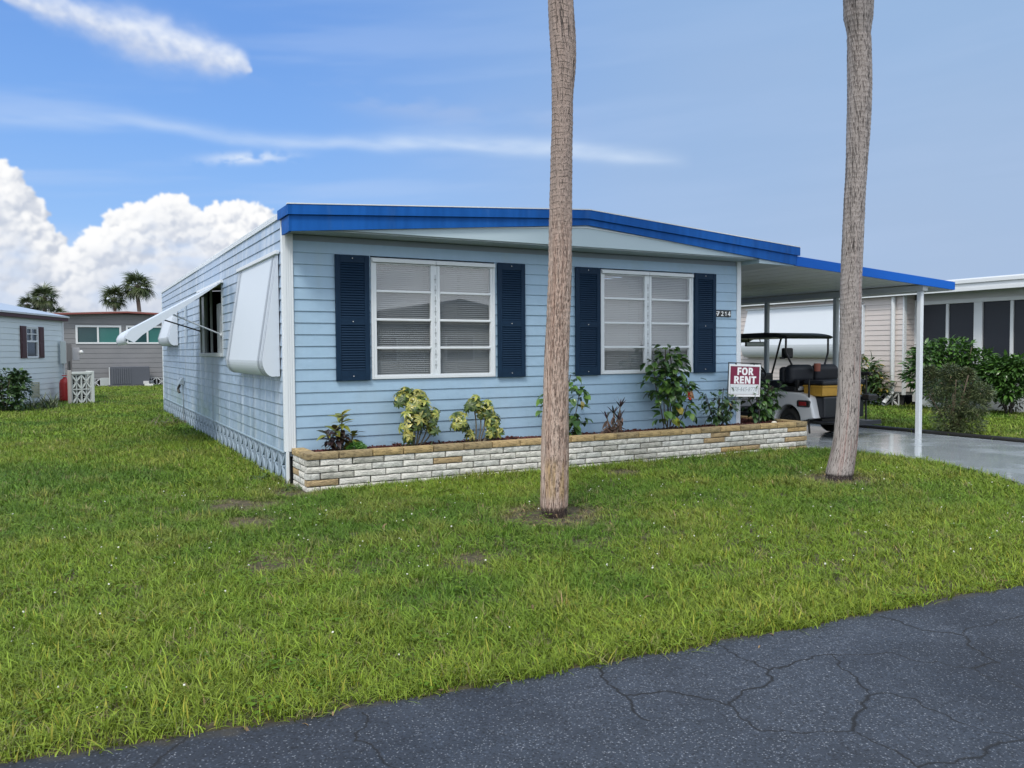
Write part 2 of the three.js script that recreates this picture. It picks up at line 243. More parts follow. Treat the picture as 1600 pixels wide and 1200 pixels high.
  const dgeo = new THREE.BufferGeometry(); dgeo.setAttribute('position', new THREE.Float32BufferAttribute(dg, 3)); dgeo.setAttribute('uv', new THREE.Float32BufferAttribute(du, 2)); dgeo.setIndex(di); const dn = dgeo.toNonIndexed(); dn.computeVertexNormals();
  tag(mesh('driveway', dn, M(1, 1, { map: dT, roughnessMap: dR, bumpMap: dBm, bumpScale: 0.004, clearcoat: 0.5, clearcoatRoughness: 0.08 })), 'wet grey painted concrete driveway under the carport', null, null, 'structure');
  const ed = []; for (let z = -9; z < 6.2; z += 0.5) ed.push([10.41 + (vnoise(z, 2) - 0.5) * 0.02, 0.045, z]);
  const eg = new THREE.TubeGeometry(new THREE.CatmullRomCurve3(ed.map((p) => new THREE.Vector3(...p))), 60, 0.045, 6);
  tag(mesh('edging_strip', eg, M(0.012, 0.5)), 'low black rubber edging strip along the far side of the driveway', 'edging');
}

/* ------------------------------------------------------------------ siding */
const LAP = 0.127;
// boards along local +x, facing local +z, bottom lip proud; uv in metres
function boardGeo(u0, u1, y, h = LAP) {
  const prof = [[0.002, h - 0.001], [0.0125, 0.010], [0.0132, 0.004], [0.011, 0.0], [0.0, 0.0]], pos = [], uv = [], n = Math.max(1, Math.round((u1 - u0) / 1.2));
  const tri = (a, b, c) => { for (const q of [a, b, c]) { pos.push(...q); uv.push(q[0], q[1]); } };
  for (let i = 0; i < n; i++) { const a = lerp(u0, u1, i / n), b = lerp(u0, u1, (i + 1) / n); for (let k = 0; k + 1 < prof.length; k++) { const [o0, y0] = prof[k], [o1, y1] = prof[k + 1]; tri([a, y + y0, o0], [a, y + y1, o1], [b, y + y0, o0]); tri([b, y + y0, o0], [a, y + y1, o1], [b, y + y1, o1]); } }
  for (const e of [u0, u1]) tri([e, y + h, 0.002], [e, y, 0.0125], [e, y, 0]);
  const g = new THREE.BufferGeometry(); g.setAttribute('position', new THREE.Float32BufferAttribute(pos, 3)); g.setAttribute('uv', new THREE.Float32BufferAttribute(uv, 2)); g.computeVertexNormals(); return g;
}
function boards(parent, place, courses, mat) { for (const [y, h, segs] of courses) for (const [a, b] of segs) { const g = boardGeo(a, b, y, h); if (place) g.applyMatrix4(place); mesh('siding_board', g, Array.isArray(mat) ? mat[Math.floor(hash2(Math.round(y * 997), Math.round(a * 31)) * mat.length)] : mat, parent); } }
const rotY = (a, x = 0, y = 0, z = 0) => new THREE.Matrix4().makeRotationY(a).setPosition(x, y, z);

/* ------------------------------------------------------------------ the blue mobile home */
const H0 = 2.5108, K = (k) => H0 - LAP * k;
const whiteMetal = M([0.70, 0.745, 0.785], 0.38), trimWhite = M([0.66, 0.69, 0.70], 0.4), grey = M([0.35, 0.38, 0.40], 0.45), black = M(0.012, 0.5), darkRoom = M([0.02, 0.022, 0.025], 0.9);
const glass = new THREE.MeshPhysicalMaterial({ color: 0xffffff, roughness: 0.015, transmission: 1, thickness: 0, ior: 1.62, side: THREE.DoubleSide });
const home = thing('mobile_home', 'light blue single storey mobile home with bright blue fascia and navy shutters', 'house');
{
  const wave = texG(512, 512, (u, v) => 0.5 + 0.5 * (fbm(u * 12, v * 9, 3) - 0.5) * 2);
  const frontT = texC(1024, 512, (u, v) => { const X = u * 7, Y = v * 3.5; let c = [0.318, 0.468, 0.615]; const n = fbm(X * 1.1, Y * 2.2, 4), s = fbm(X * 30, Y * 3, 3); c = c.map((q) => q * (0.95 + 0.09 * n + 0.05 * (s - 0.5))); return mix3(c, [0.33, 0.42, 0.46], 0.22 * sst(0.55, 0.8, fbm(X * 3, Y * 1.2 + 30, 4))); });
  frontT.repeat.set(1 / 7, 1 / 3.5);
  const wv = wave.clone(); wv.needsUpdate = true; wv.repeat.set(1 / 3, 1 / 1.5);
  const sideFront = M(1, 0.42, { map: frontT, bumpMap: wv, bumpScale: 0.008 });
  // side wall: chalked, mildewed, wavy aluminium
  const sideT = texC(2048, 512, (u, v) => {
    const X = u * 13, Y = v * 3.25, st = fbm(X * 9, Y * 0.55, 4), st2 = fbm(X * 26 + 5, Y * 0.9, 3), pt = fbm(X * 1.2, Y * 1.6, 4), board = Math.floor((Y - K(17)) / LAP), bh = hash2(board, 5);
    let c = mix3([0.255, 0.365, 0.515], [0.350, 0.455, 0.595], pt); c = c.map((q) => q * (0.975 + 0.05 * bh));
    c = mix3(c, [0.60, 0.67, 0.74], sst(0.50, 0.72, st) * 0.5 * sst(0.3, 0.6, pt + 0.12)); c = mix3(c, [0.165, 0.225, 0.315], sst(0.55, 0.74, fbm(X * 7 + 70, Y * 0.5, 4)) * 0.55 * sst(2.1, 1.2, Y));
    c = mix3(c, [0.66, 0.72, 0.78], sst(0.66, 0.8, st2) * 0.22); c = mix3(c, [0.23, 0.33, 0.33], sst(0.5, 0.7, fbm(X * 0.9 + 13, Y * 2 + 3, 4)) * 0.5 * sst(1.3, 0.5, Y));
    return c;
  });
  sideT.repeat.set(1 / 13, 1 / 3.25);
  const sideB = texG(1024, 512, (u, v) => { const X = u * 13, Y = v * 3.25; return clamp(0.5 + (fbm(X * 1.6, Y * 1.1 + 50, 3) - 0.5) * 1.1 + (fbm(X * 6, Y * 8, 2) - 0.5) * 0.25); }); sideB.repeat.set(1 / 13, 1 / 3.25);
  const sideMat = M(1, 0.3, { map: sideT, bumpMap: sideB, bumpScale: 0.035 });

  // front boards, left open at the two windows
  const FX0 = 0.105, FX1 = 6.50, W1 = [0.972, 2.548], W2 = [4.104, 5.672], fc = [];
  for (let k = 16; k >= -1; k--) { const y = K(k + 1), top = Math.min(K(k), 2.704); if (top - y < 0.02) continue; fc.push([y, top - y, k < 11 && k >= 0 ? [[FX0, W1[0]], [W1[1], W2[0]], [W2[1], FX1]] : [[FX0, FX1]]]); }
  fc.push([K(17.6), LAP * 0.6, [[FX0, FX1]]]);
  boards(home, null, fc, sideFront);
  // side boards: local u runs from the back corner to the front one
  const S0 = -12.62, S1 = -0.005, WS = [-6.2, -3.86], sc = [];
  for (let k = 16; k >= -3; k--) { const y = K(k + 1), open = k >= 0 && k < 9; const j = k % 3 === 0 ? -7.6 : k % 3 === 1 ? -4.95 : -9.2; let segs = open ? [[S0, WS[0]], [WS[1], S1]] : [[S0, j], [j + 0.002, S1]]; sc.push([y, LAP, segs]); }
  boards(home, rotY(-Math.PI / 2), sc, sideMat);
  // core walls behind the boards (butted, with the window openings left free)
  const core = M([0.25, 0.3, 0.36], 0.8);
  mesh('wall_core', [R(0.02, W1[0], 0.30, 2.70, -0.12, -0.004), R(W1[1], W2[0], 0.30, 2.70, -0.12, -0.004), R(W2[1], 6.56, 0.30, 2.70, -0.12, -0.004), R(W1[0], W1[1], 0.30, K(11), -0.12, -0.004), R(W2[0], W2[1], 0.30, K(11), -0.12, -0.004), R(W1[0], W1[1], K(0), 2.70, -0.12, -0.004), R(W2[0], W2[1], K(0), 2.70, -0.12, -0.004),
    R(0.004, 0.12, 0.30, 2.88, -12.62, WS[0]), R(0.004, 0.12, 0.30, 2.88, WS[1], -0.125), R(0.004, 0.12, 0.30, K(9), WS[0], WS[1]), R(0.004, 0.12, K(0), 2.88, WS[0], WS[1]), R(6.46, 6.56, 0.3, 2.7, -12.62, -0.125), R(0.12, 6.46, 0.3, 2.8, -12.62, -12.5)], core, home);
  mesh('floor_slab', R(0.13, 6.45, 0.26, 0.30, -12.49, -0.13), core, home);
  mesh('inner_wall', [R(0.14, 6.44, 0.30, 2.6, -2.6, -2.52), R(3.2, 3.28, 0.30, 2.6, -2.5, -0.14)], M([0.35, 0.34, 0.31], 0.9), home);
  // corner trim
  mesh('corner_post', [R(-0.014, 0.102, 0.352, 2.705, -0.006, 0.022, 0.004), R(-0.016, 0.006, 0.352, 2.9, -0.05, -0.008, 0.003), ...[0.012, 0.036, 0.06, 0.084].map((x) => R(x, x + 0.012, 0.356, 2.70, 0.0225, 0.0265))], whiteMetal, home);
  mesh('corner_post', [R(6.498, 6.575, 0.30, 2.7055, -0.004, 0.022, 0.004), R(6.56, 6.582, 0.30, 2.7055, -0.1, -0.006, 0.003)], whiteMetal, home);
  mesh('corner_post', R(-0.02, 0.01, 0.3, 2.85, -12.66, -12.6, 0.003), whiteMetal, home);
  mesh('downpipe_foot', R(-0.006, 0.026, -0.02, 0.35, 0.0, 0.03, 0.004), whiteMetal, home);

  // roof, fascia, soffit
  const FZ = 0.40, blueF = M([0.014, 0.105, 0.44], 0.42), roofM = M([0.62, 0.66, 0.70], 0.4);
  const eL = -0.03, rX = 3.66, eR = 7.30;
  const band = (t0, t1, t2, b0, b1, b2, z0, z1, x0 = eL, x2 = eR) => prism([[x0, b0], [rX, b1], [x2, b2], [x2, t2], [rX, t1], [x0, t0]], z1 - z0).translate(0, 0, z0);
  const fT = texC(512, 128, (u, v) => { const n = fbm(u * 40, v * 3, 4), k = fbm(u * 160, v * 2 + 8, 2); return mix3(mix3([0.004, 0.082, 0.33], [0.009, 0.112, 0.43], sst(0.25, 0.75, n * 0.6 + k * 0.4)), [0.05, 0.15, 0.40], 0.3 * sst(0.62, 0.8, fbm(u * 90, v * 5 + 3, 3))); }); fT.repeat.set(0.14, 0.5);
  const fasM = M(1, 0.62, { map: fT, specularIntensity: 0.35 });
  mesh('fascia', [band(2.945, 3.165, 2.905, 2.842, 3.062, 2.790, FZ - 0.03, FZ + 0.028, eL - 0.015, eR + 0.03), R(eL - 0.018, eL + 0.012, 2.842, 2.942, -0.03, FZ - 0.032)], fasM, home);
  mesh('fascia', [band(2.838, 3.058, 2.786, 2.675, 2.985, 2.650, FZ - 0.03, FZ), R(eL + 0.002, eL + 0.03, 2.672, 2.838, 0.075, FZ - 0.032)], fasM, home);
  mesh('drip_edge', [band(2.958, 3.179, 2.919, 2.947, 3.167, 2.907, FZ - 0.02, FZ + 0.034, eL - 0.02, eR + 0.03)], M([0.7, 0.73, 0.76], 0.3), home);
  mesh('roof', [band(2.946, 3.166, 2.906, 2.90, 3.12, 2.86, -12.66, FZ - 0.034, 0.004, eR)], roofM, home);
  mesh('roof_edge', [0, 1, 2].map((i) => R(-0.022 + i * 0.006, 0.006, 2.872 + i * 0.026, 2.892 + i * 0.026, -12.66, -0.04, 0.003)), whiteMetal, home);
  const wedgeM = M([0.44, 0.55, 0.61], 0.5);
  mesh('gable_panel', prism([[0.05, 2.722], [6.583, 2.722], [6.583, 2.655], [7.27, 2.642], [7.27, 2.665], [rX, 2.99], [0.05, 2.73]], 0.02).translate(0, 0, FZ - 0.055), wedgeM, home);
  mesh('gable_trim', prism([[0.1, 2.712], [7.15, 2.700], [rX, 2.962], [rX, 2.945], [7.0, 2.706], [0.3, 2.72]].slice(0, 0).concat([[0.2, 2.715], [rX, 2.952], [7.05, 2.70], [7.05, 2.707], [rX, 2.968], [0.2, 2.724]]), 0.008).translate(0, 0, FZ - 0.034), M([0.62, 0.68, 0.71], 0.4), home);
  mesh('soffit', R(0.0, 6.582, 2.7065, 2.721, -0.10, FZ - 0.058), M([0.34, 0.40, 0.43], 0.6), home);
  mesh('soffit', R(6.602, 7.28, 2.66, 2.675, -12.6, FZ - 0.057), M([0.42, 0.45, 0.46], 0.6), home); mesh('soffit_return', R(6.584, 6.601, 2.655, 2.735, -0.1, FZ - 0.058), wedgeM, home); mesh('gable_panel', prism([[0.13, 2.805], [7.2, 2.805], [rX, 3.10], [0.13, 2.9]], 0.02).translate(0, 0, -12.63), wedgeM, home);

  // picture windows
  const blindM = M([0.25, 0.275, 0.285], 0.5);
  function bigWindow([x0, x1]) {
    const w = sub('window', home), y0 = K(11) + 0.004, y1 = K(0) - 0.016, xm = (x0 + x1) / 2, f = 0.03, e = 0.022;
    mesh('frame', [R(x0, x0 + f, y0, y1, -0.07, e, 0.004), R(x1 - f, x1, y0, y1, -0.07, e, 0.004), R(x0 + f, x1 - f, y0, y0 + 0.035, -0.07, e + 0.004, 0.004), R(x0 + f, x1 - f, y1 - 0.024, y1, -0.07, e, 0.003), R(xm - 0.024, xm + 0.024, y0 + 0.036, y1 - 0.026, -0.06, e - 0.012, 0.003)], whiteMetal, w);
    mesh('head_flashing', [R(x0 + 0.008, xm - 0.002, y1 - 0.052, y1 - 0.008, e + 0.001, e + 0.028, 0.005), R(xm + 0.002, x1 - 0.008, y1 - 0.052, y1 - 0.008, e + 0.001, e + 0.028, 0.005)], whiteMetal, w);
    for (const [a, b] of [[x0 + f, xm - 0.024], [xm + 0.024, x1 - f]]) {
      const s = 0.034, Y0 = y0 + 0.036, Y1 = y1 - 0.055;
      mesh('sash', [R(a, a + s, Y0, Y1, -0.03, 0.016, 0.003), R(b - s, b, Y0, Y1, -0.03, 0.016, 0.003), R(a + s, b - s, Y1 - 0.012, Y1, -0.03, 0.016, 0.002), R(a + s, b - s, Y0, Y0 + 0.012, -0.03, 0.016, 0.002)], whiteMetal, w);
      const n = 4, ph = (Y1 - Y0 - 0.024 - 3 * 0.028) / n;
      for (let i = 0; i < n; i++) { const p0 = Y0 + 0.012 + i * (ph + 0.028); mesh('pane', R(a + s, b - s, p0, p0 + ph, -0.004, -0.002).translate(0, 0, 0), glass, w).rotation.set(0, 0, 0); if (i < n - 1) mesh('glazing_bar', R(a + s, b - s, p0 + ph, p0 + ph + 0.028, -0.02, 0.021, 0.006), whiteMetal, w); }
      const sl = []; for (let y = Y0 + 0.02; y < Y1 - 0.01; y += 0.0235) { const g = new THREE.BoxGeometry(b - a - 0.035, 0.0012, 0.0235); g.rotateX(0.98 + (hash2(Math.round(y * 999), Math.round(a * 99)) - 0.5) * 0.09); sl.push(g.translate((a + b) / 2, y, -0.052)); }
      mesh('blind', sl, blindM, w, 'stuff'); mesh('blind_rail', R(a + 0.016, b - 0.016, Y0 - 0.004, Y0 + 0.012, -0.062, -0.042), blindM, w); mesh('blind_rail', R(a + 0.016, b - 0.016, Y1 - 0.02, Y1 + 0.01, -0.066, -0.04), blindM, w);
      for (const x of [a + 0.1, b - 0.1]) mesh('blind_cord', R(x, x + 0.002, Y0, Y1, -0.038, -0.036), blindM, w);
    }
    const hw = []; for (let i = 0; i < 9; i++) { const y = y0 + 0.15 + i * 0.125; hw.push(R(xm - 0.010, xm + 0.010, y, y + 0.012, e - 0.0118, e - 0.004), R(xm - 0.003, xm + 0.003, y - 0.04, y + 0.06, e - 0.0118, e - 0.007)); }
    mesh('latch_rod', hw, grey, w);
  }
  bigWindow(W1); bigWindow(W2);
  // shutters
  const nT = texC(256, 256, (u, v) => { const n = fbm(u * 6, v * 12, 4); return mix3([0.004, 0.019, 0.047], [0.009, 0.032, 0.070], n); });
  const navy = M(1, 0.6, { map: nT, specularIntensity: 0.4 }), screwM = M(0.75, 0.4);
  for (const [x0, x1] of [[0.556, 0.948], [2.576, 2.960], [3.706, 4.093], [5.690, 6.080]]) {
    const s = sub('shutter', home), y0 = 1.108, y1 = 2.507, z0 = 0.014, z1 = 0.044, w = x1 - x0, ym = y0 + 0.66, t = 0.058;
    mesh('frame', [R(x0, x0 + t, y0, y1, z0, z1, 0.004), R(x1 - t, x1, y0, y1, z0, z1, 0.004), R(x0 + t, x1 - t, y1 - 0.085, y1, z0, z1 - 0.001, 0.003), R(x0 + t, x1 - t, y0, y0 + 0.115, z0, z1 - 0.001, 0.003), R(x0 + t, x1 - t, ym - 0.04, ym + 0.04, z0, z1 - 0.001, 0.003), R(x0 + t, x1 - t, y0 + 0.1, y1 - 0.08, z0, z0 + 0.006)], navy, s);
    const lv = []; for (const [a, b] of [[y0 + 0.115, ym - 0.04], [ym + 0.04, y1 - 0.085]]) { const n = Math.round((b - a) / 0.0285), h = (b - a) / n; for (let i = 0; i < n; i++) { const g = new THREE.BoxGeometry(w - 2 * t, h * 0.86, 0.008); g.rotateX(-0.5); lv.push(g.translate((x0 + x1) / 2, a + (i + 0.5) * h, z0 + 0.017)); } }
    mesh('louvres', lv, navy, s, 'stuff');
    for (const y of [y1 - 0.035, ym, y0 + 0.05]) mesh('screw', new THREE.SphereGeometry(0.006, 8, 6).scale(1, 1, 0.5).translate((x0 + x1) / 2, y, z1), screwM, s);
  }
  // number tiles beside the right-hand shutter
  const digits = ['7', '2', '1', '4']; const xs = [6.135, 6.215, 6.280, 6.345];
  digits.forEach((d, i) => {
    const c = document.createElement('canvas'); c.width = 96; c.height = 160; const x = c.getContext('2d'); x.fillStyle = '#0b0d10'; x.fillRect(0, 0, 96, 160); x.fillStyle = '#eef2f5'; x.font = 'bold 150px sans-serif'; x.textAlign = 'center'; x.textBaseline = 'middle'; x.save(); x.translate(48, 84); x.scale(0.92, 1); x.fillText(d, 0, 0); x.restore(); if (i === 0) { x.beginPath(); x.arc(24, 88, 13, 0, 7); x.fill(); }
    const t = new THREE.CanvasTexture(c); t.colorSpace = THREE.SRGBColorSpace;
    const w = [0.086, 0.062, 0.052, 0.066][i], g = new THREE.BoxGeometry(w, 0.096, 0.006); mesh('number_tile', g.translate(xs[i], 1.950, 0.0175 + 0.0012 * i), M(1, 0.35, { map: t }), home);
  });

  // side window (open, dark inside) and its frame
  {
    const w = sub('window', home), z0 = WS[0], z1 = WS[1], y0 = K(9), y1 = K(0);
    mesh('frame', [R(-0.022, 0.05, y0, y1, z0, z0 + 0.05, 0.004), R(-0.022, 0.05, y0, y1, z1 - 0.05, z1, 0.004), R(-0.022, 0.05, y1 - 0.06, y1, z0 + 0.05, z1 - 0.05, 0.003), R(-0.045, 0.05, y0, y0 + 0.06, z0 + 0.05, z1 - 0.05, 0.006)], M([0.45, 0.5, 0.53], 0.35), w);
    mesh('glazing_bar', [R(-0.012, 0.02, y0 + 0.06, y1 - 0.06, -5.06, -5.02, 0.003)], grey, w);
    mesh('sash', [R(-0.03, 0.012, y0 + 0.062, y1 - 0.14, z0 + 0.34, z0 + 0.60, 0.003), R(-0.03, 0.012, y0 + 0.062, y1 - 0.34, z1 - 0.42, z1 - 0.12, 0.003)], M([0.33, 0.37, 0.40], 0.3), w);
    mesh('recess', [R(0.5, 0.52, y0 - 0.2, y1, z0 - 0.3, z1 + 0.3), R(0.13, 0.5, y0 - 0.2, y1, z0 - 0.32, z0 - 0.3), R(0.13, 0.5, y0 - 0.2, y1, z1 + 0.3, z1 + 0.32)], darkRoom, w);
  }
  // clam-shell awnings
  const awM = M([0.60, 0.66, 0.73], 0.42), ribM = M([0.25, 0.285, 0.33], 0.45), strutM = M([0.42, 0.46, 0.5], 0.35);
  const shellProf = (L) => { const p = [[0, 0]], R0 = 0.16; p.push([-0.185, -(L - 0.2)]); for (let i = 1; i <= 10; i++) { const a = i / 10 * 1.75; p.push([-0.185 + R0 * (1 - Math.cos(a)) * 0.72, -(L - 0.2) - R0 * Math.sin(a) * 1.1]); } return p; };
  function awning(z0, z1, top, L, open) {
    const a = sub('window_awning', home, [-0.02, top, 0]), p = shellProf(L), sh = sub('shell', a); a.remove(sh);
    const surf = (za, zb, off) => { const pos = [], uv = []; for (let i = 0; i + 1 < p.length; i++) { const A = p[i], Bp = p[i + 1]; const q = [[A[0] - off, A[1], za], [Bp[0] - off, Bp[1], za], [A[0] - off, A[1], zb], [Bp[0] - off, Bp[1], zb]]; for (const k of [0, 1, 2, 2, 1, 3]) { pos.push(...q[k]); uv.push(q[k][2], q[k][1]); } } const g = new THREE.BufferGeometry(); g.setAttribute('position', new THREE.Float32BufferAttribute(pos, 3)); g.setAttribute('uv', new THREE.Float32BufferAttribute(uv, 2)); g.computeVertexNormals(); return g; };
    const solid = (za, zb, off, th) => merge([surf(za, zb, off), surf(za, zb, off - th)]);
    const shapePts = p.concat([[0, p[p.length - 1][1]]]);
    const panel = mesh('shell', solid(z0, z1, 0, 0.006), awM, a), cheek = mesh('cheek_panel', prism(open ? [p[0], [0.0, -0.02], [p[1][0] + 0.15, p[1][1] + 0.05], [p[1][0] + 0.17, p[1][1] - 0.1], ...p.slice(1, 8).reverse()] : shapePts, 0.006).translate(0, 0, z1 + 0.001), awM, a), cheek2 = mesh('cheek_panel', prism(open ? [p[0], [0.0, -0.02], [p[1][0] + 0.15, p[1][1] + 0.05], [p[1][0] + 0.17, p[1][1] - 0.1], ...p.slice(1, 8).reverse()] : shapePts, 0.006).translate(0, 0, z0 - 0.007), awM, a);
    const ribs = mesh('rib', [z1 - 0.03, z1 - 0.17, z1 - 0.21, z0 + 0.03, z0 + 0.17, z0 + 0.21].map((z) => solid(z - 0.011, z + 0.011, 0.013, 0.014)), ribM, a);
    const rail = mesh('hinge_rail', R(-0.03, 0.018, -0.012, 0.03, z0 - 0.02, z1 + 0.02, 0.005), whiteMetal, a);
    if (open) for (const m of [panel, cheek, cheek2, ribs]) m.rotation.z = -open;
    return a;
  }
  awning(-2.45, -0.16, 2.51, 1.37, 0);
  awning(-6.28, -3.80, 2.475, 1.60, 0.92);
  awning(-11.6, -9.42, 2.36, 0.80, 0);
  mesh('awning_strut', [cyl([-0.02, 1.70, -3.95], [-0.78, 2.02, -3.85], 0.012), cyl([-0.03, 1.68, -3.95], [0.01, 1.73, -3.95], 0.03)], strutM, home);
  mesh('awning_strut', [cyl([-0.02, 1.80, -6.1], [-0.80, 2.06, -6.2], 0.012)], M(0.03, 0.4), home);
  mesh('wall_conduit', [R(-0.045, -0.014, 1.64, 2.40, -8.04, -7.98, 0.004)], M([0.42, 0.5, 0.58], 0.4), home);
  {
    const v = sub('dryer_vent', home); mesh('hood', [prism([[-0.10, 0], [0, 0], [0, 0.12], [-0.03, 0.12]], 0.3).translate(-0.014, 0.80, -8.95), R(-0.03, -0.014, 0.78, 0.94, -9.0, -8.6, 0.004)], M([0.22, 0.28, 0.33], 0.5), v); mesh('hose', tube([[-0.06, 0.78, -8.9], [-0.09, 0.70, -8.95], [-0.07, 0.62, -8.9]], 0.025), M(0.05, 0.6), v); mesh('pipe', tube([[-0.03, 0.62, -8.55], [-0.035, 0.45, -8.57], [-0.03, 0.3, -8.62], [-0.03, 0.0, -8.62]], 0.009, 16, 6), M([0.2, 0.24, 0.27], 0.5), v);
  }
  // skirting of pierced screen blocks under the side wall
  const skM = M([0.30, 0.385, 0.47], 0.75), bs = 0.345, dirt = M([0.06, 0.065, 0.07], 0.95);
  const blk = screenBlock(bs, 0.352, 0.03);
  for (let i = 0; i * bs < 12.5; i++) { const m = mesh('skirt_block', blk, skM, home); m.position.set(0.012, 0.176, -0.22 - i * bs); m.rotation.y = -Math.PI / 2; m.rotation.z = (hash2(i, 4) - 0.5) * 0.02; }
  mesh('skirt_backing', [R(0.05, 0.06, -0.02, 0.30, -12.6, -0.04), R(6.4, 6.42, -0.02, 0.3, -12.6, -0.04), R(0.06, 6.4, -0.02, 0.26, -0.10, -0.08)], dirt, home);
  mesh('sill_board', R(-0.018, 0.004, 0.332, 0.352, -12.62, -0.06, 0.003), M([0.33, 0.43, 0.52], 0.5), home);
}
// one pierced block: rim plus crossing petals, facing +z, centred
function screenBlock(w, h, d) {
  const g = [], t = 0.014; g.push(B(w, t, d, 0, h / 2 - t / 2), B(w, t, d, 0, -h / 2 + t / 2), B(t, h - 2 * t, d, w / 2 - t / 2), B(t, h - 2 * t, d, -w / 2 + t / 2));
  const petal = (a) => { const L = Math.hypot(w, h) / 2 - 0.014, s = new THREE.Shape(); s.moveTo(0.012, 0); s.quadraticCurveTo(L * 0.55, 0.040, L, 0); s.quadraticCurveTo(L * 0.55, -0.040, 0.012, 0); return new THREE.ExtrudeGeometry(s, { depth: d * 0.9, bevelEnabled: false, curveSegments: 5 }).translate(0, 0, -d * 0.45).rotateZ(a); };
  const q = Math.atan2(h, w); for (const a of [q, Math.PI - q, Math.PI + q, -q]) g.push(petal(a));
  g.push(B(0.02, h - 2 * t - 0.002, d * 0.7), B(w * 0.5, 0.018, d * 0.6).scale(1, 1, 1)); return merge(g);
}
/* ------------------------------------------------------------------ carport */
{
  const c = thing('carport', 'flat white metal carport roof with blue front edge on slim posts', 'carport', [8.9, 0, 0]);
  const L = (g) => g.translate(-8.9, 0, 0), FZ = 0.40, white = M([0.60, 0.62, 0.62], 0.5), blueF = M([0.006, 0.115, 0.52], 0.6, { specularIntensity: 0.35 });
  mesh('fascia', L(prism([[7.27, 2.648], [11.0, 2.410], [11.0, 2.541], [7.27, 2.785]], 0.03).translate(0, 0, FZ - 0.03)), blueF, c);
  const pans = []; const n = 12; for (let i = 0; i < n; i++) { const a = 7.30 + i * (3.66 / n), b = a + 3.66 / n - 0.012, y = (x) => 2.70 - (x - 7.3) * 0.0645; pans.push(prism([[a, y(a) - 0.02], [b, y(b) - 0.02], [b, y(b)], [a, y(a)]], 8.6).translate(0, 0, FZ - 0.032 - 8.6), R(b - 0.001, b + 0.013, y(b) - 0.0225, y(b) - 0.0, FZ - 0.032 - 8.6, FZ - 0.034)); }
  mesh('roof', pans.map(L), white, c);
  mesh('gutter', L(merge([R(10.90, 11.0, 2.40, 2.50, -8.2, FZ - 0.034, 0.01)])), M([0.62, 0.66, 0.67], 0.4), c);
  mesh('beam', L(R(10.24, 10.36, 2.375, 2.47, -8.2, FZ - 0.05, 0.006)), M([0.45, 0.48, 0.49], 0.45), c);
  for (const z of [0.26, -1.42, -3.1, -4.8, -6.5]) mesh('post', L(merge([R(10.262, 10.338, 0.02, 2.374, z - 0.038, z + 0.038, 0.006), R(10.275, 10.325, 0.03, 2.37, z + 0.0385, z + 0.044)])), z > 0 ? whiteMetal : M([0.42, 0.46, 0.47], 0.45), c);
}

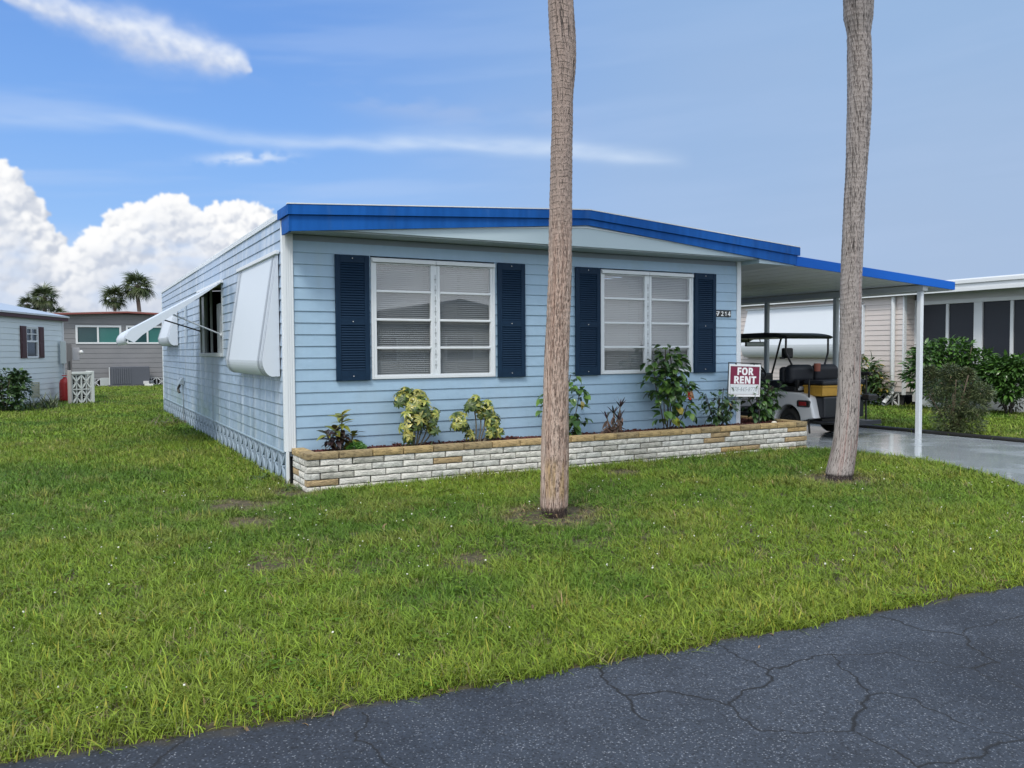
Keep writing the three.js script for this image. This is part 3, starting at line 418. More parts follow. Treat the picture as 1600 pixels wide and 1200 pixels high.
/* ------------------------------------------------------------------ stone planter in front of the home */
const rB = rng(21);
{
  const p = thing('raised_planter', 'low raised planter wall of rough white stone bricks with a tan cap', 'planter', [3.68, 0, 0.6]);
  const stone = (base, dark, seed) => { const t = texC(256, 128, (u, v) => { const n = fbm(u * 9 + seed, v * 5, 5), f = fbm(u * 34 + seed, v * 16, 3), k = fbm(u * 4 + seed * 3, v * 3, 3); let c = mix3(base, base.map((q) => q * 0.62), sst(0.4, 0.75, n)); c = mix3(c, dark, sst(0.62, 0.82, f) * 0.65 + 0.22 * sst(0.55, 0.8, k)); return c; }); return t; };
  const bumpT = texG(256, 128, (u, v) => fbm(u * 20, v * 10, 5));
  const mk = (b, d, s) => M(1, 0.85, { map: stone(b, d, s), bumpMap: bumpT, bumpScale: 0.006 });
  const whites = [mk([0.73, 0.71, 0.65], [0.19, 0.19, 0.18], 1), mk([0.66, 0.66, 0.62], [0.13, 0.13, 0.12], 5), mk([0.77, 0.75, 0.70], [0.26, 0.25, 0.22], 9), mk([0.50, 0.49, 0.44], [0.12, 0.12, 0.10], 13)];
  const tans = [mk([0.50, 0.35, 0.165], [0.15, 0.10, 0.05], 3), mk([0.46, 0.34, 0.19], [0.12, 0.09, 0.05], 7)];
  const caps = [mk([0.47, 0.345, 0.165], [0.07, 0.055, 0.035], 11), mk([0.34, 0.26, 0.14], [0.06, 0.05, 0.035], 15), mk([0.50, 0.36, 0.18], [0.09, 0.06, 0.035], 17)];
  // rough-faced brick, length along x, face towards +z at z=0; faces are hewn unevenly
  const bank = new Map();
  function brickGeo(len, h, dep, v) {
    const key = [Math.round(len * 100), h, dep, v].join(); if (bank.has(key)) return bank.get(key);
    const nx = Math.max(3, Math.round(len / 0.035)), ny = 3, g = new THREE.BoxGeometry(len, h, dep, nx, ny, 1).translate(0, 0, -dep / 2), q = g.attributes.position;
    for (let i = 0; i < q.count; i++) { const x = q.getX(i), y = q.getY(i), z = q.getZ(i), ex = Math.abs(x) > len / 2 - 1e-4, ey = Math.abs(y) > h / 2 - 1e-4; if (z > -1e-4) { const rim = ex || ey; q.setZ(i, (rim ? -0.007 : 0) + (fbm(x * 22 + v * 9, y * 30 + v, 3) - 0.5) * (rim ? 0.006 : 0.016)); if (rim) { q.setX(i, x * (ex ? 1 - 0.004 / len : 1)); q.setY(i, y + (fbm(x * 18 + v, 2 + v, 2) - 0.5) * 0.004); } } }
    g.computeVertexNormals(); bank.set(key, g); return g;
  }
  const tanAt = { 1: [[5.55, 0.2]], 2: [[1.55, 0.22], [2.95, 0.2], [5.5, 0.1]], 3: [], 4: [[0.36, 0.2], [6.0, 0.2]] };
  function run(len, place, opt = {}) {
    const L0 = 0.352, J = 0.010; const rows = opt.capOnly ? [0] : [0, 1, 2, 3, 4, 5];
    for (const r of rows) {
      const cap = r === 0, h = cap ? 0.064 : 0.0595, y = cap ? 0.360 : 0.360 - 0.0695 * r; let x = 0; const first = r % 2 ? L0 * (0.42 + 0.3 * (opt.k || 0)) : L0 * 0.98; let i = 0;
      while (x < len - 0.01) {
        let l = i === 0 ? first : L0 * (0.94 + 0.12 * rB()); if (len - x - l < 0.09) l = len - x; const bl = l - J, cx = x + l / 2, Y = y;
        const worldX = cx + (opt.x0 || 0); let tan = !cap && opt.front && (tanAt[r] || []).some(([a, w]) => Math.abs(worldX - a) < w); if (!cap && !opt.front && rB() < 0.2) tan = true; if (!cap && opt.front && x + l >= len - 0.01 && r % 2) tan = true;
        const mat = cap ? caps[Math.floor(rB() * 3)] : tan ? tans[Math.floor(rB() * 2)] : whites[Math.floor(Math.pow(rB(), 1.4) * 4)];
        const m = mesh('brick', brickGeo(bl, h, cap ? 0.135 : 0.10, Math.floor(rB() * 4)), mat, p); m.position.set(cx, Y, (cap ? 0.012 : 0) + (rB() - 0.5) * 0.005); m.rotation.set((rB() - 0.5) * 0.02, (rB() - 0.5) * 0.012, (rB() - 0.5) * 0.008); m.updateMatrix(); m.matrix.premultiply(place); m.matrix.decompose(m.position, m.quaternion, m.scale);
        x += l; i++;
      }
    }
  }
  const off = [-3.68, 0, -0.6];
  run(7.24, new THREE.Matrix4().makeTranslation(0.052 + off[0], 0, 0.62 + off[2]), { front: true, x0: 0.052 });
  run(0.50, rotY(-Math.PI / 2, 0.058 + off[0], 0, 0.012 + off[2]), { k: 1 });
  run(1.9, rotY(Math.PI / 2, 7.29 + off[0], 0, 0.505 + off[2]), { k: 0.5 });
  mesh('mortar', [R(0.078, 7.268, -0.05, 0.35, 0.515, 0.594), R(0.072, 0.155, -0.05, 0.35, 0.03, 0.512), R(7.18, 7.262, -0.05, 0.35, -1.4, 0.512)].map((g) => g.translate(...off)), M([0.035, 0.033, 0.03], 0.95), p);
  // mulch
  const base = new THREE.PlaneGeometry(7.1, 0.52, 140, 12).rotateX(-Math.PI / 2).translate(3.66, 0.312, 0.258), q = base.attributes.position;
  for (let i = 0; i < q.count; i++) q.setY(i, 0.305 + 0.05 * fbm(q.getX(i) * 5, q.getZ(i) * 6, 3) + 0.018 * fbm(q.getX(i) * 34, q.getZ(i) * 34, 2)); base.computeVertexNormals();
  const side = new THREE.PlaneGeometry(0.62, 1.5, 14, 30).rotateX(-Math.PI / 2).translate(6.87, 0.318, -0.75), q2 = side.attributes.position; for (let i = 0; i < q2.count; i++) q2.setY(i, 0.305 + 0.05 * fbm(q2.getX(i) * 5, q2.getZ(i) * 6, 3)); side.computeVertexNormals();
  const mul = new THREE.Group(); mul.name = 'mulch'; scene.add(mul); tag(mul, 'dark red wood chip mulch filling the stone planter', 'mulch', null, 'stuff');
  mesh('mulch_bed', [base, side], M([0.055, 0.013, 0.012], 0.95), mul, 'stuff');
  const chip = new THREE.BoxGeometry(0.05, 0.006, 0.013), N = 5200, im = new THREE.InstancedMesh(chip, M(1, 0.85), N); im.name = 'mulch_chip'; im.userData.kind = 'stuff';
  const mm = new THREE.Matrix4(), e = new THREE.Euler(), qq = new THREE.Quaternion(), col = new THREE.Color();
  for (let i = 0; i < N; i++) { const sd = i > N * 0.86, x = sd ? lerp(6.6, 7.16, rB()) : lerp(0.16, 7.18, rB()), z = sd ? lerp(-1.4, 0, rB()) : lerp(0.03, 0.50, rB()), y = 0.305 + 0.05 * fbm(x * 5, z * 6, 3) + 0.018 + rB() * 0.012; e.set((rB() - 0.5) * 1.0, rB() * 6.283, (rB() - 0.5) * 0.9); mm.compose(new THREE.Vector3(x, y, z), qq.setFromEuler(e), new THREE.Vector3(0.5 + rB() * 0.9, 0.7 + rB(), 0.6 + rB() * 0.9)); im.setMatrixAt(i, mm); const t = rB(); const c = t < 0.75 ? mix3([0.05, 0.010, 0.010], [0.125, 0.030, 0.026], rB()) : t < 0.95 ? [0.03, 0.012, 0.011] : [0.20, 0.12, 0.08]; im.setColorAt(i, col.setRGB(...c)); }
  im.castShadow = im.receiveShadow = true; mul.add(im);
  const peb = mesh('pebble', new THREE.IcosahedronGeometry(0.035, 2).scale(1.25, 0.7, 1), M([0.66, 0.62, 0.52], 0.7)); peb.position.set(6.86, 0.378, 0.40); tag(peb, 'small pale round pebble on the mulch by the planter corner', 'pebble');
}

/* ------------------------------------------------------------------ leaves and plants */
// leaf lying along +z from its base, face up; shape(t) = half width
function leafGeo(len, wid, o = {}) {
  const n = o.n || 4, bend = o.bend ?? 0.35, fold = o.fold ?? 0.25, shape = o.shape || ((t) => Math.pow(Math.sin(Math.PI * Math.pow(t, 0.75)), 0.8)), pos = [], idx = [], colr = [], uv = [];
  for (let i = 0; i <= n; i++) { const t = i / n, y = -bend * len * t * t, z = len * t * (1 - 0.25 * bend * t), w = Math.max(0.0006, wid / 2 * shape(Math.min(0.985, Math.max(0.02, t)))), up = fold * w; pos.push(-w, y + up, z, 0, y, z, w, y + up, z); uv.push(0, t, 0.5, t, 1, t); const ce = o.edge || [1, 1, 1], cm = o.mid || [1, 1, 1]; colr.push(...ce, ...cm, ...ce); if (i) { const a = (i - 1) * 3, b = i * 3; for (const k of [0, 1]) idx.push(a + k, b + k, a + k + 1, a + k + 1, b + k, b + k + 1); } }
  const g = new THREE.BufferGeometry(); g.setAttribute('position', new THREE.Float32BufferAttribute(pos, 3)); g.setAttribute('uv', new THREE.Float32BufferAttribute(uv, 2)); if (o.edge || o.mid) g.setAttribute('color', new THREE.Float32BufferAttribute(colr, 3)); g.setIndex(idx); g.computeVertexNormals(); return g;
}
const leafMat = (c, o = {}) => M(c, o.rough ?? 0.42, { transmission: o.tr ?? 0.22, thickness: 0, vertexColors: !!o.vc, clearcoat: o.cc ?? 0 });
// matrix for a leaf at p whose tip points along dir, rolled about it
function leafM(p, dir, roll = 0, s = 1) { const z = new THREE.Vector3(...dir).normalize(), up = Math.abs(z.y) > 0.97 ? new THREE.Vector3(1, 0, 0) : new THREE.Vector3(0, 1, 0), x = new THREE.Vector3().crossVectors(up, z).normalize(), y = new THREE.Vector3().crossVectors(z, x); const m = new THREE.Matrix4().makeBasis(x, y, z).multiply(new THREE.Matrix4().makeRotationZ(roll)); m.scale(new THREE.Vector3(s, s, s)); m.setPosition(...p); return m; }
function setM(o, m) { m.decompose(o.position, o.quaternion, o.scale); return o; }
const barkG = M([0.16, 0.14, 0.10], 0.8), stemGreen = M([0.09, 0.12, 0.04], 0.6), stemDark = M([0.055, 0.045, 0.035], 0.7);
const pick = (r, a) => a[Math.floor(r() * a.length)];

// a shrub of several bending stems with a leaf at each node
function stemShrub(t, r, o) {
  const geos = o.leaves, mats = o.mats; let count = 0;
  for (const st of o.stems) {
    const pts = st.map((p) => new THREE.Vector3(...p)), cv = new THREE.CatmullRomCurve3(pts), L = cv.getLength();
    mesh('stem', new THREE.TubeGeometry(cv, 10, o.stemR || 0.006, 5), o.stemMat || stemDark, t);
    const n = Math.round(L / o.gap); for (let i = 0; i < n; i++) {
      const u = lerp(o.from ?? 0.25, 1, (i + r() * 0.6) / n), P = cv.getPoint(Math.min(1, u)), a = i * 2.4 + r() * 0.9, tilt = lerp(0.15, 0.75, u) + (r() - 0.5) * 0.6, k = (o.petiole || 0.03) * (0.35 + 1.9 * r());
      const dir = [Math.cos(a), tilt, Math.sin(a)], nn = o.per || 1;
      for (let j = 0; j < nn; j++) { const d2 = [dir[0] + (r() - 0.5) * 0.9, dir[1] - 0.75 + (r() - 0.5) * 0.9, dir[2] + (r() - 0.5) * 0.9 + 0.15]; const Q = [P.x + dir[0] * k, P.y + dir[1] * k * 0.7, P.z + dir[2] * k]; if (o.clip && !o.clip(Q)) continue; setM(mesh('leaf', pick(r, geos), pick(r, mats), t), leafM(Q, d2, (r() - 0.5) * 0.8, lerp(0.7, 1.15, r()) * (u > 0.93 ? 0.75 : 1))); count++; }
    }
  }
  return count;
}
const inBed = (q) => q[2] > 0.03;
{ // croton
  const r = rng(31), t = thing('croton_plant', 'yellow topped croton with dark purple lower leaves beside the white corner post', 'plant', [0.53, 0.33, 0.24]);
  const g = [leafGeo(0.17, 0.074, { bend: 0.35, fold: 0.15 }), leafGeo(0.15, 0.066, { bend: 0.6, fold: 0.15 }), leafGeo(0.18, 0.066, { bend: 0.2, fold: 0.15 })];
  const ye = [leafMat([0.30, 0.27, 0.035]), leafMat([0.20, 0.22, 0.03]), leafMat([0.13, 0.15, 0.025])], da = [leafMat([0.035, 0.018, 0.02]), leafMat([0.05, 0.028, 0.018]), leafMat([0.03, 0.035, 0.02]), leafMat([0.075, 0.05, 0.02])];
  const spec = [[[0, 0, 0], [0.01, 0.2, 0.01], [0.02, 0.42, 0.0]], [[-0.03, 0, 0], [-0.12, 0.12, 0.03], [-0.17, 0.24, 0.04]], [[0.02, 0, 0], [0.10, 0.1, 0.02], [0.13, 0.2, 0.05]], [[-0.02, 0, 0.02], [-0.06, 0.16, 0.06], [-0.08, 0.27, 0.07]]];
  spec.forEach((st, k) => { const cv = new THREE.CatmullRomCurve3(st.map((p) => new THREE.Vector3(...p))); mesh('stem', new THREE.TubeGeometry(cv, 8, 0.008, 5), barkG, t); const n = k ? 20 : 38; for (let i = 0; i < n; i++) { const u = lerp(0.35, 1, i / (n - 1)), P = cv.getPoint(u), a = i * 2.4 + r(), el = lerp(-0.1, 1.4, Math.pow(u, 3)); const topp = P.y > 0.19 + 0.12 * r() || (k === 2 && r() < 0.7); setM(mesh('leaf', pick(r, g), pick(r, topp ? ye : da), t), leafM([P.x, P.y, P.z], [Math.cos(a), el * 0.8 - 0.35 * r(), Math.sin(a) + 0.2], (r() - 0.5) * 0.7, lerp(0.72, 1.02, r()))); } });
}
{ // curly parsley-like cushion
  const r = rng(33), t = thing('parsley_clump', 'small round bright green curly herb clump next to the croton', 'plant', [0.66, 0.33, 0.40]), gg = [];
  for (let i = 0; i < 420; i++) { const a = r() * 6.283, e = Math.acos(1 - r()) , R0 = 0.105 * (0.65 + 0.4 * r()), p = [Math.sin(e) * Math.cos(a) * R0, Math.cos(e) * R0 * 1.1 + 0.01, Math.sin(e) * Math.sin(a) * R0]; gg.push(tint(leafGeo(0.03, 0.022, { n: 2, bend: 0.5 }).applyMatrix4(leafM(p, [Math.cos(a) + r() - 0.5, 0.5 + r() - 0.4, Math.sin(a) + r() - 0.5], r() * 3)), mix3([0.035, 0.12, 0.02], [0.09, 0.23, 0.03], r()))); }
  mesh('foliage', gg, leafMat([1, 1, 1], { vc: true }), t, 'stuff'); mesh('stem', cyl([0, 0, 0], [0, 0.06, 0], 0.012), stemGreen, t);
}
// variegated umbrella shrubs: each leaf is a whorl of leaflets
function umbel(r) { const gg = [], n = 7; for (let i = 0; i < n; i++) { const a = i / n * 6.283; gg.push(leafGeo(0.078, 0.032, { n: 3, bend: 0.3, edge: i % 3 ? [0.62, 0.55, 0.17] : [0.12, 0.18, 0.04], mid: i % 2 ? [0.06, 0.12, 0.03] : [0.46, 0.44, 0.11] }).applyMatrix4(leafM([0, 0, 0], [Math.cos(a), -0.05, Math.sin(a)], 0, 0.8 + 0.35 * r()))); } return merge(gg); }
{
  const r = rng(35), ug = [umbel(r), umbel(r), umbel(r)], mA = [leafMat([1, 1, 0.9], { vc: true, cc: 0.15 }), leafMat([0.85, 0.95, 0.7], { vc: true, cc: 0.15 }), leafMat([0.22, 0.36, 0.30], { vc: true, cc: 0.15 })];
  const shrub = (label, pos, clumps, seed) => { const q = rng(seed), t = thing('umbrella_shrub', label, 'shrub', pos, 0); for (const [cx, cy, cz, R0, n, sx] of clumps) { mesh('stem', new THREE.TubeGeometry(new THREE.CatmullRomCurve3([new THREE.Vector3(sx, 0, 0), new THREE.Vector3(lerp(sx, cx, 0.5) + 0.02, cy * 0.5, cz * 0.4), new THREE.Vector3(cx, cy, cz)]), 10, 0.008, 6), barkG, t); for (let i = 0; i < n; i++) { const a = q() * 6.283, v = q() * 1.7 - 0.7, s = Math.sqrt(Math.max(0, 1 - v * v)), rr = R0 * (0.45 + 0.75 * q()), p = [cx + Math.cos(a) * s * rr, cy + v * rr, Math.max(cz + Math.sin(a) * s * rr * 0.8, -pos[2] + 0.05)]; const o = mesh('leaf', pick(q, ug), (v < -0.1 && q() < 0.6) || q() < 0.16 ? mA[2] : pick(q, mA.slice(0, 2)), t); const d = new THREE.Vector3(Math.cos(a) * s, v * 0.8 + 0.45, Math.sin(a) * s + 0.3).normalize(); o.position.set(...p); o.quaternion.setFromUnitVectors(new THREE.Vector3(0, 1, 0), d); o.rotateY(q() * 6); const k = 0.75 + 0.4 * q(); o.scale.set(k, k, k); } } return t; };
  shrub('tall bushy cream and green variegated shrub under the left window', [1.40, 0.33, 0.26], [[-0.13, 0.58, -0.02, 0.12, 34, -0.02], [0.0, 0.48, 0.05, 0.16, 50, 0.0], [0.15, 0.34, 0.05, 0.14, 36, 0.03], [-0.06, 0.30, 0.08, 0.14, 34, -0.03], [0.06, 0.40, 0.08, 0.13, 24, 0], [0.05, 0.60, -0.04, 0.10, 16, 0], [0.18, 0.22, 0.08, 0.07, 9, 0.04], [-0.12, 0.16, 0.1, 0.07, 8, -0.03]], 36);
  shrub('open branched cream and green variegated shrub left of the thick palm', [2.15, 0.33, 0.26], [[-0.20, 0.26, 0.05, 0.125, 28, -0.03], [-0.02, 0.48, 0, 0.11, 24, 0], [0.13, 0.40, 0.02, 0.12, 26, 0.05], [0.22, 0.28, 0.04, 0.11, 20, 0.08], [0.16, 0.14, 0.08, 0.07, 9, 0.08], [-0.1, 0.13, 0.05, 0.05, 6, -0.03], [0.06, 0.38, 0.02, 0.07, 8, 0.03], [0.27, 0.15, 0.08, 0.05, 5, 0.1]], 37);
}
// grass-like clumps in the bed
function strapClump(label, pos, n, len, seed, cols, name = 'strap_leaf_clump', spread = 0.05, up = 1) {
  const r = rng(seed), t = thing(name, label, 'plant', pos), mats = cols.map((c) => leafMat(c)), g = [leafGeo(len, 0.016, { n: 5, bend: 0.55, shape: (q) => 1 - q * q * 0.95 }), leafGeo(len * 0.8, 0.014, { n: 5, bend: 0.8, shape: (q) => 1 - q * q * 0.95 })];
  for (let i = 0; i < n; i++) { const a = r() * 6.283; setM(mesh('leaf', pick(r, g), pick(r, mats), t), leafM([(r() - 0.5) * spread * 2, 0, (r() - 0.5) * spread], [Math.cos(a), up * (0.8 + r()), Math.sin(a) * 0.8 + 0.2], (r() - 0.5), 0.55 + 0.5 * r())); } return t;
}
const gCols = [[0.05, 0.10, 0.03], [0.07, 0.14, 0.04], [0.04, 0.08, 0.03]];
strapClump('dark grassy tuft at the foot of the tall variegated shrub', [1.36, 0.33, 0.38], 42, 0.19, 41, gCols, 'grass_tuft', 0.17, 0.7);
strapClump('low grassy tuft between the two variegated shrubs', [1.80, 0.33, 0.36], 30, 0.15, 42, gCols, 'grass_tuft', 0.14, 0.6);
strapClump('spiky dark green tuft under the open variegated shrub', [2.04, 0.33, 0.34], 20, 0.17, 43, [[0.03, 0.06, 0.03], [0.045, 0.085, 0.035]], 'grass_tuft', 0.06, 1.1);
strapClump('tiny grass tuft squeezed against the white corner post', [0.22, 0.34, 0.16], 18, 0.12, 44, gCols, 'grass_tuft', 0.05, 0.7);
strapClump('greyish weed tuft on the cap edge in front of the croton', [0.40, 0.34, 0.46], 22, 0.10, 45, [[0.08, 0.10, 0.05], [0.06, 0.08, 0.04]], 'grass_tuft', 0.10, 0.5);
{ const r = rng(46), t = thing('lily_plant', 'long thin arching lily leaves left of the tall variegated shrub', 'plant', [1.10, 0.33, 0.30]), m = leafMat([0.05, 0.09, 0.04]); for (const [a, L, e, b] of [[2.7, 0.42, 1.5, 0.9], [3.3, 0.36, 1.7, 1.0], [2.4, 0.30, 1.2, 0.8], [0.5, 0.32, 1.7, 0.9], [1.6, 0.25, 1.4, 0.9], [-0.4, 0.22, 1.3, 0.8]]) setM(mesh('leaf', leafGeo(L, 0.014, { n: 8, bend: b, shape: (q) => 1 - q * q * 0.9 }), m, t), leafM([0.12, 0, 0], [Math.cos(a), e, Math.sin(a) * 0.25 + 0.1], 0.2)); }
// hibiscus-type shrubs
const hibLeaf = [leafGeo(0.125, 0.094, { bend: 0.4, fold: 0.25 }), leafGeo(0.108, 0.082, { bend: 0.6, fold: 0.2 }), leafGeo(0.138, 0.092, { bend: 0.25, fold: 0.3 })];
const hibMats = [leafMat([0.055, 0.135, 0.028], { cc: 0.3 }), leafMat([0.085, 0.185, 0.034], { cc: 0.3 }), leafMat([0.036, 0.092, 0.024], { cc: 0.3 }), leafMat([0.13, 0.245, 0.042], { cc: 0.25 })];
function flower(t, p, c, s = 1) { const f = sub('flower', t, p), m = leafMat(c, { tr: 0.3 }), g = leafGeo(0.05, 0.05, { bend: -0.25, shape: (q) => Math.sqrt(q) * Math.sqrt(Math.max(0, 1.02 - q * q * q)) }); for (let i = 0; i < 5; i++) { const a = i * 1.2566; setM(mesh('petal', g, m, f), leafM([0, 0, 0], [Math.cos(a), Math.sin(a), 0.55], 0, s)); } mesh('stamen', cyl([0, 0, 0], [0, 0.01, 0.055], 0.003), M([0.6, 0.4, 0.08], 0.6), f); f.rotation.y = -0.5; }
{
  const r = rng(51), t = thing('hibiscus_shrub', 'tall leafy hibiscus with one red flower in front of the right window', 'shrub', [5.02, 0.33, 0.26]);
  stemShrub(t, r, { leaves: hibLeaf, mats: hibMats, gap: 0.034, per: 2, from: 0.40, petiole: 0.07, stemR: 0.007, clip: (q) => q[2] > -0.2, stems: [[[0, 0, 0], [-0.02, 0.4, 0.03], [-0.05, 0.75, 0.02], [-0.03, 1.14, 0.0]], [[0.03, 0, 0.02], [0.02, 0.35, 0.05], [0.12, 0.7, 0.04], [0.14, 1.02, 0.02]], [[-0.04, 0, 0], [-0.13, 0.35, 0.02], [-0.20, 0.65, 0], [-0.22, 0.95, 0]], [[0.05, 0, 0], [0.15, 0.25, 0.06], [0.24, 0.5, 0.05], [0.36, 0.66, 0.04]], [[0, 0, 0.03], [0.05, 0.4, 0.1], [0.02, 0.7, 0.12], [0.05, 0.92, 0.1]], [[0.0, 0, 0.0], [0.02, 0.5, 0.03], [0.06, 0.85, 0.02], [0.04, 1.08, 0]], [[0.04, 0, 0.03], [0.2, 0.2, 0.08], [0.28, 0.36, 0.08]], [[-0.02, 0, 0.05], [-0.10, 0.16, 0.08], [-0.12, 0.40, 0.08]]] });
  flower(t, [0.245, 0.475, 0.14], [0.62, 0.03, 0.02], 1.15);
  for (const [p, c] of [[[0.05, 0.36, 0.16], [0.55, 0.42, 0.05]], [[-0.02, 0.21, 0.14], [0.35, 0.42, 0.05]], [[0.30, 0.55, 0.08], [0.50, 0.25, 0.12]], [[0.02, 0.19, 0.13], [0.40, 0.40, 0.06]]]) for (let k = 0; k < 2; k++) setM(mesh('leaf', hibLeaf[k], leafMat(c), t), leafM([p[0] + k * 0.02, p[1] - k * 0.02, p[2]], [r() - 0.5, -0.5, 0.6], r()));
}
{
  const r = rng(52), t = thing('hibiscus_shrub', 'narrow green hibiscus half hidden behind the thick palm trunk', 'shrub', [3.36, 0.33, 0.26]);
  stemShrub(t, r, { leaves: hibLeaf, mats: hibMats.slice(0, 3).concat(hibMats[3], hibMats[3]), gap: 0.034, per: 2, from: 0.12, petiole: 0.065, clip: (q) => q[2] > -0.2, stems: [[[0, 0, 0], [0.05, 0.3, 0.02], [0.08, 0.6, 0.0], [0.12, 0.80, 0]], [[0.02, 0, 0], [0.14, 0.22, 0.04], [0.22, 0.5, 0.03], [0.25, 0.63, 0.03]], [[0, 0, 0], [-0.14, 0.3, 0.02], [-0.24, 0.6, 0]], [[0.03, 0, 0.03], [0.12, 0.12, 0.08], [0.2, 0.28, 0.07]]] });
  setM(mesh('leaf', hibLeaf[1], leafMat([0.6, 0.45, 0.12]), t), leafM([0.20, 0.47, 0.12], [0.2, -0.7, 0.5]));
}
{
  const r = rng(53), lf = [leafGeo(0.088, 0.052, { bend: 0.3 }), leafGeo(0.076, 0.046, { bend: 0.5 })], mt = [leafMat([0.045, 0.110, 0.028], { cc: 0.3 }), leafMat([0.066, 0.15, 0.038], { cc: 0.3 }), leafMat([0.034, 0.078, 0.025], { cc: 0.3 })];
  const mkStems = (n, w, h, q) => Array.from({ length: n }, (_, i) => { const a = i / n * 6.283 + q(), x = Math.cos(a) * w * (0.4 + 0.6 * q()), z = Math.abs(Math.sin(a)) * 0.16, H = h * (0.65 + 0.35 * q()); return [[x * 0.1, 0, 0], [x * 0.55, H * 0.5, z * 0.5], [x, H, z]]; });
  const t = thing('corner_shrub', 'dark green leafy shrub against the right corner of the blue front wall', 'shrub', [5.94, 0.33, 0.24]); stemShrub(t, r, { leaves: lf, mats: mt, gap: 0.034, per: 2, from: 0.2, petiole: 0.05, stemR: 0.005, clip: (q) => q[2] > -0.19, stems: mkStems(9, 0.34, 0.50, r).concat([[[0, 0, 0], [0.05, 0.3, 0.02], [0.10, 0.56, 0.0]]]) });
  setM(mesh('leaf', lf[0], leafMat([0.3, 0.22, 0.07]), t), leafM([-0.02, 0.38, 0.2], [0.2, -0.3, 0.7]));
  const t2 = thing('corner_shrub', 'glossy green shrub growing behind the rental sign', 'shrub', [6.98, 0.33, 0.02]); stemShrub(t2, r, { leaves: lf.map((g) => g.clone().scale(1.3, 1.3, 1.3)), mats: [leafMat([0.055, 0.135, 0.03], { cc: 0.3 }), leafMat([0.085, 0.19, 0.035], { cc: 0.3 }), leafMat([0.036, 0.09, 0.025], { cc: 0.3 })], gap: 0.044, per: 2, from: 0.15, petiole: 0.065, stemR: 0.006, stems: mkStems(13, 0.40, 0.68, r) });
}
{ // ti plant, half dried
  const r = rng(55), t = thing('ti_plant', 'small ti plant with dark upright tips and dry brown hanging leaves', 'plant', [4.14, 0.33, 0.26]);
  const g = [leafGeo(0.17, 0.028, { n: 5, bend: 0.12 }), leafGeo(0.13, 0.030, { n: 5, bend: 0.5 })], dry = [leafMat([0.17, 0.105, 0.075], { rough: 0.8 }), leafMat([0.12, 0.075, 0.055], { rough: 0.8 }), leafMat([0.24, 0.15, 0.11], { rough: 0.8 })], dk = [leafMat([0.05, 0.03, 0.04]), leafMat([0.03, 0.045, 0.03]), leafMat([0.09, 0.045, 0.055])];
  for (const [x, h, z] of [[0.0, 0.30, 0], [0.10, 0.38, 0.01], [-0.12, 0.24, 0.02], [0.05, 0.22, 0.05]]) { mesh('stem', cyl([x * 0.3, 0, z], [x, h, z], 0.008), barkG, t); for (let i = 0; i < 8; i++) { const a = i * 0.9 + r(); setM(mesh('leaf', g[0], pick(r, dk), t), leafM([x, h - 0.02, z], [Math.cos(a), 1.2 + r() * 1.6, Math.sin(a)], r(), 0.6 + 0.45 * r())); } for (let i = 0; i < 13; i++) { const a = r() * 6.283, y = h * (0.4 + 0.55 * r()); setM(mesh('leaf', g[1], pick(r, dry), t), leafM([x + (r() - 0.5) * 0.03, y, z + 0.02], [Math.cos(a) * 0.5, -0.9 + r() * 0.5, Math.sin(a) * 0.5], r() * 3, 0.7 + 0.5 * r())); } }
}
/* ------------------------------------------------------------------ rental sign */
{
  const t = thing('rental_sign', 'white and maroon for rent sign on a thin metal frame in the planter', 'sign', [6.46, 0.33, 0.22]);
  const c = document.createElement('canvas'); c.width = 1024; c.height = 860; const x = c.getContext('2d');
  x.fillStyle = '#eef0f3'; x.fillRect(0, 0, 1024, 860); x.fillStyle = '#7a123c'; x.fillRect(42, 62, 940, 470); x.fillStyle = '#f4f4f6'; x.font = 'bold 262px sans-serif'; x.textAlign = 'center'; x.textBaseline = 'alphabetic'; x.save(); x.translate(512, 280); x.scale(1.06, 1); x.fillText('FOR', 0, 0); x.lineWidth = 13; x.strokeStyle = '#f4f4f6'; x.strokeText('FOR', 0, 0); x.restore(); x.save(); x.translate(512, 508); x.scale(1.12, 1); x.fillText('RENT', 0, 0); x.lineWidth = 13; x.strokeStyle = '#f4f4f6'; x.strokeText('RENT', 0, 0); x.restore(); x.lineWidth = 14; x.strokeStyle = '#f4f4f6';
  x.fillStyle = '#dde3e8'; x.fillRect(42, 545, 940, 250); x.strokeStyle = '#5a3a48'; x.lineWidth = 9; x.strokeRect(40, 60, 944, 738);
  x.fillStyle = '#7d858c'; x.font = 'italic 150px serif'; x.save(); x.translate(500, 715); x.scale(0.9, 1); x.fillText('478-445-8770', 0, 0); x.restore();
  const tx = new THREE.CanvasTexture(c); tx.colorSpace = THREE.SRGBColorSpace; tx.anisotropy = 8;
  const up = new THREE.Group(); up.name = 'board'; t.add(up); up.position.set(0, 0.66, 0); up.rotation.set(0, -0.05, -0.035);
  const g = new THREE.BoxGeometry(0.575, 0.463, 0.008); const pu = g.attributes.uv; for (let i = 0; i < 24; i++) if (i < 16 || i > 19) pu.setXY(i, 0.01, 0.01); mesh('panel', g, M(1, 0.35, { map: tx }), up);
  const fr = M(0.03, 0.45); mesh('frame', [cyl([-0.297, 0.25, -0.006], [0.297, 0.25, -0.006], 0.006), cyl([-0.297, 0.255, -0.006], [-0.297, -0.97, -0.006], 0.006), cyl([0.297, 0.255, -0.006], [0.297, -0.97, -0.006], 0.006), cyl([-0.297, -0.27, -0.006], [0.297, -0.27, -0.006], 0.005)], fr, up); mesh('clip', [B(0.02, 0.03, 0.014, -0.17, 0.24, 0), B(0.02, 0.03, 0.014, 0.16, 0.24, 0)], fr, up);
}

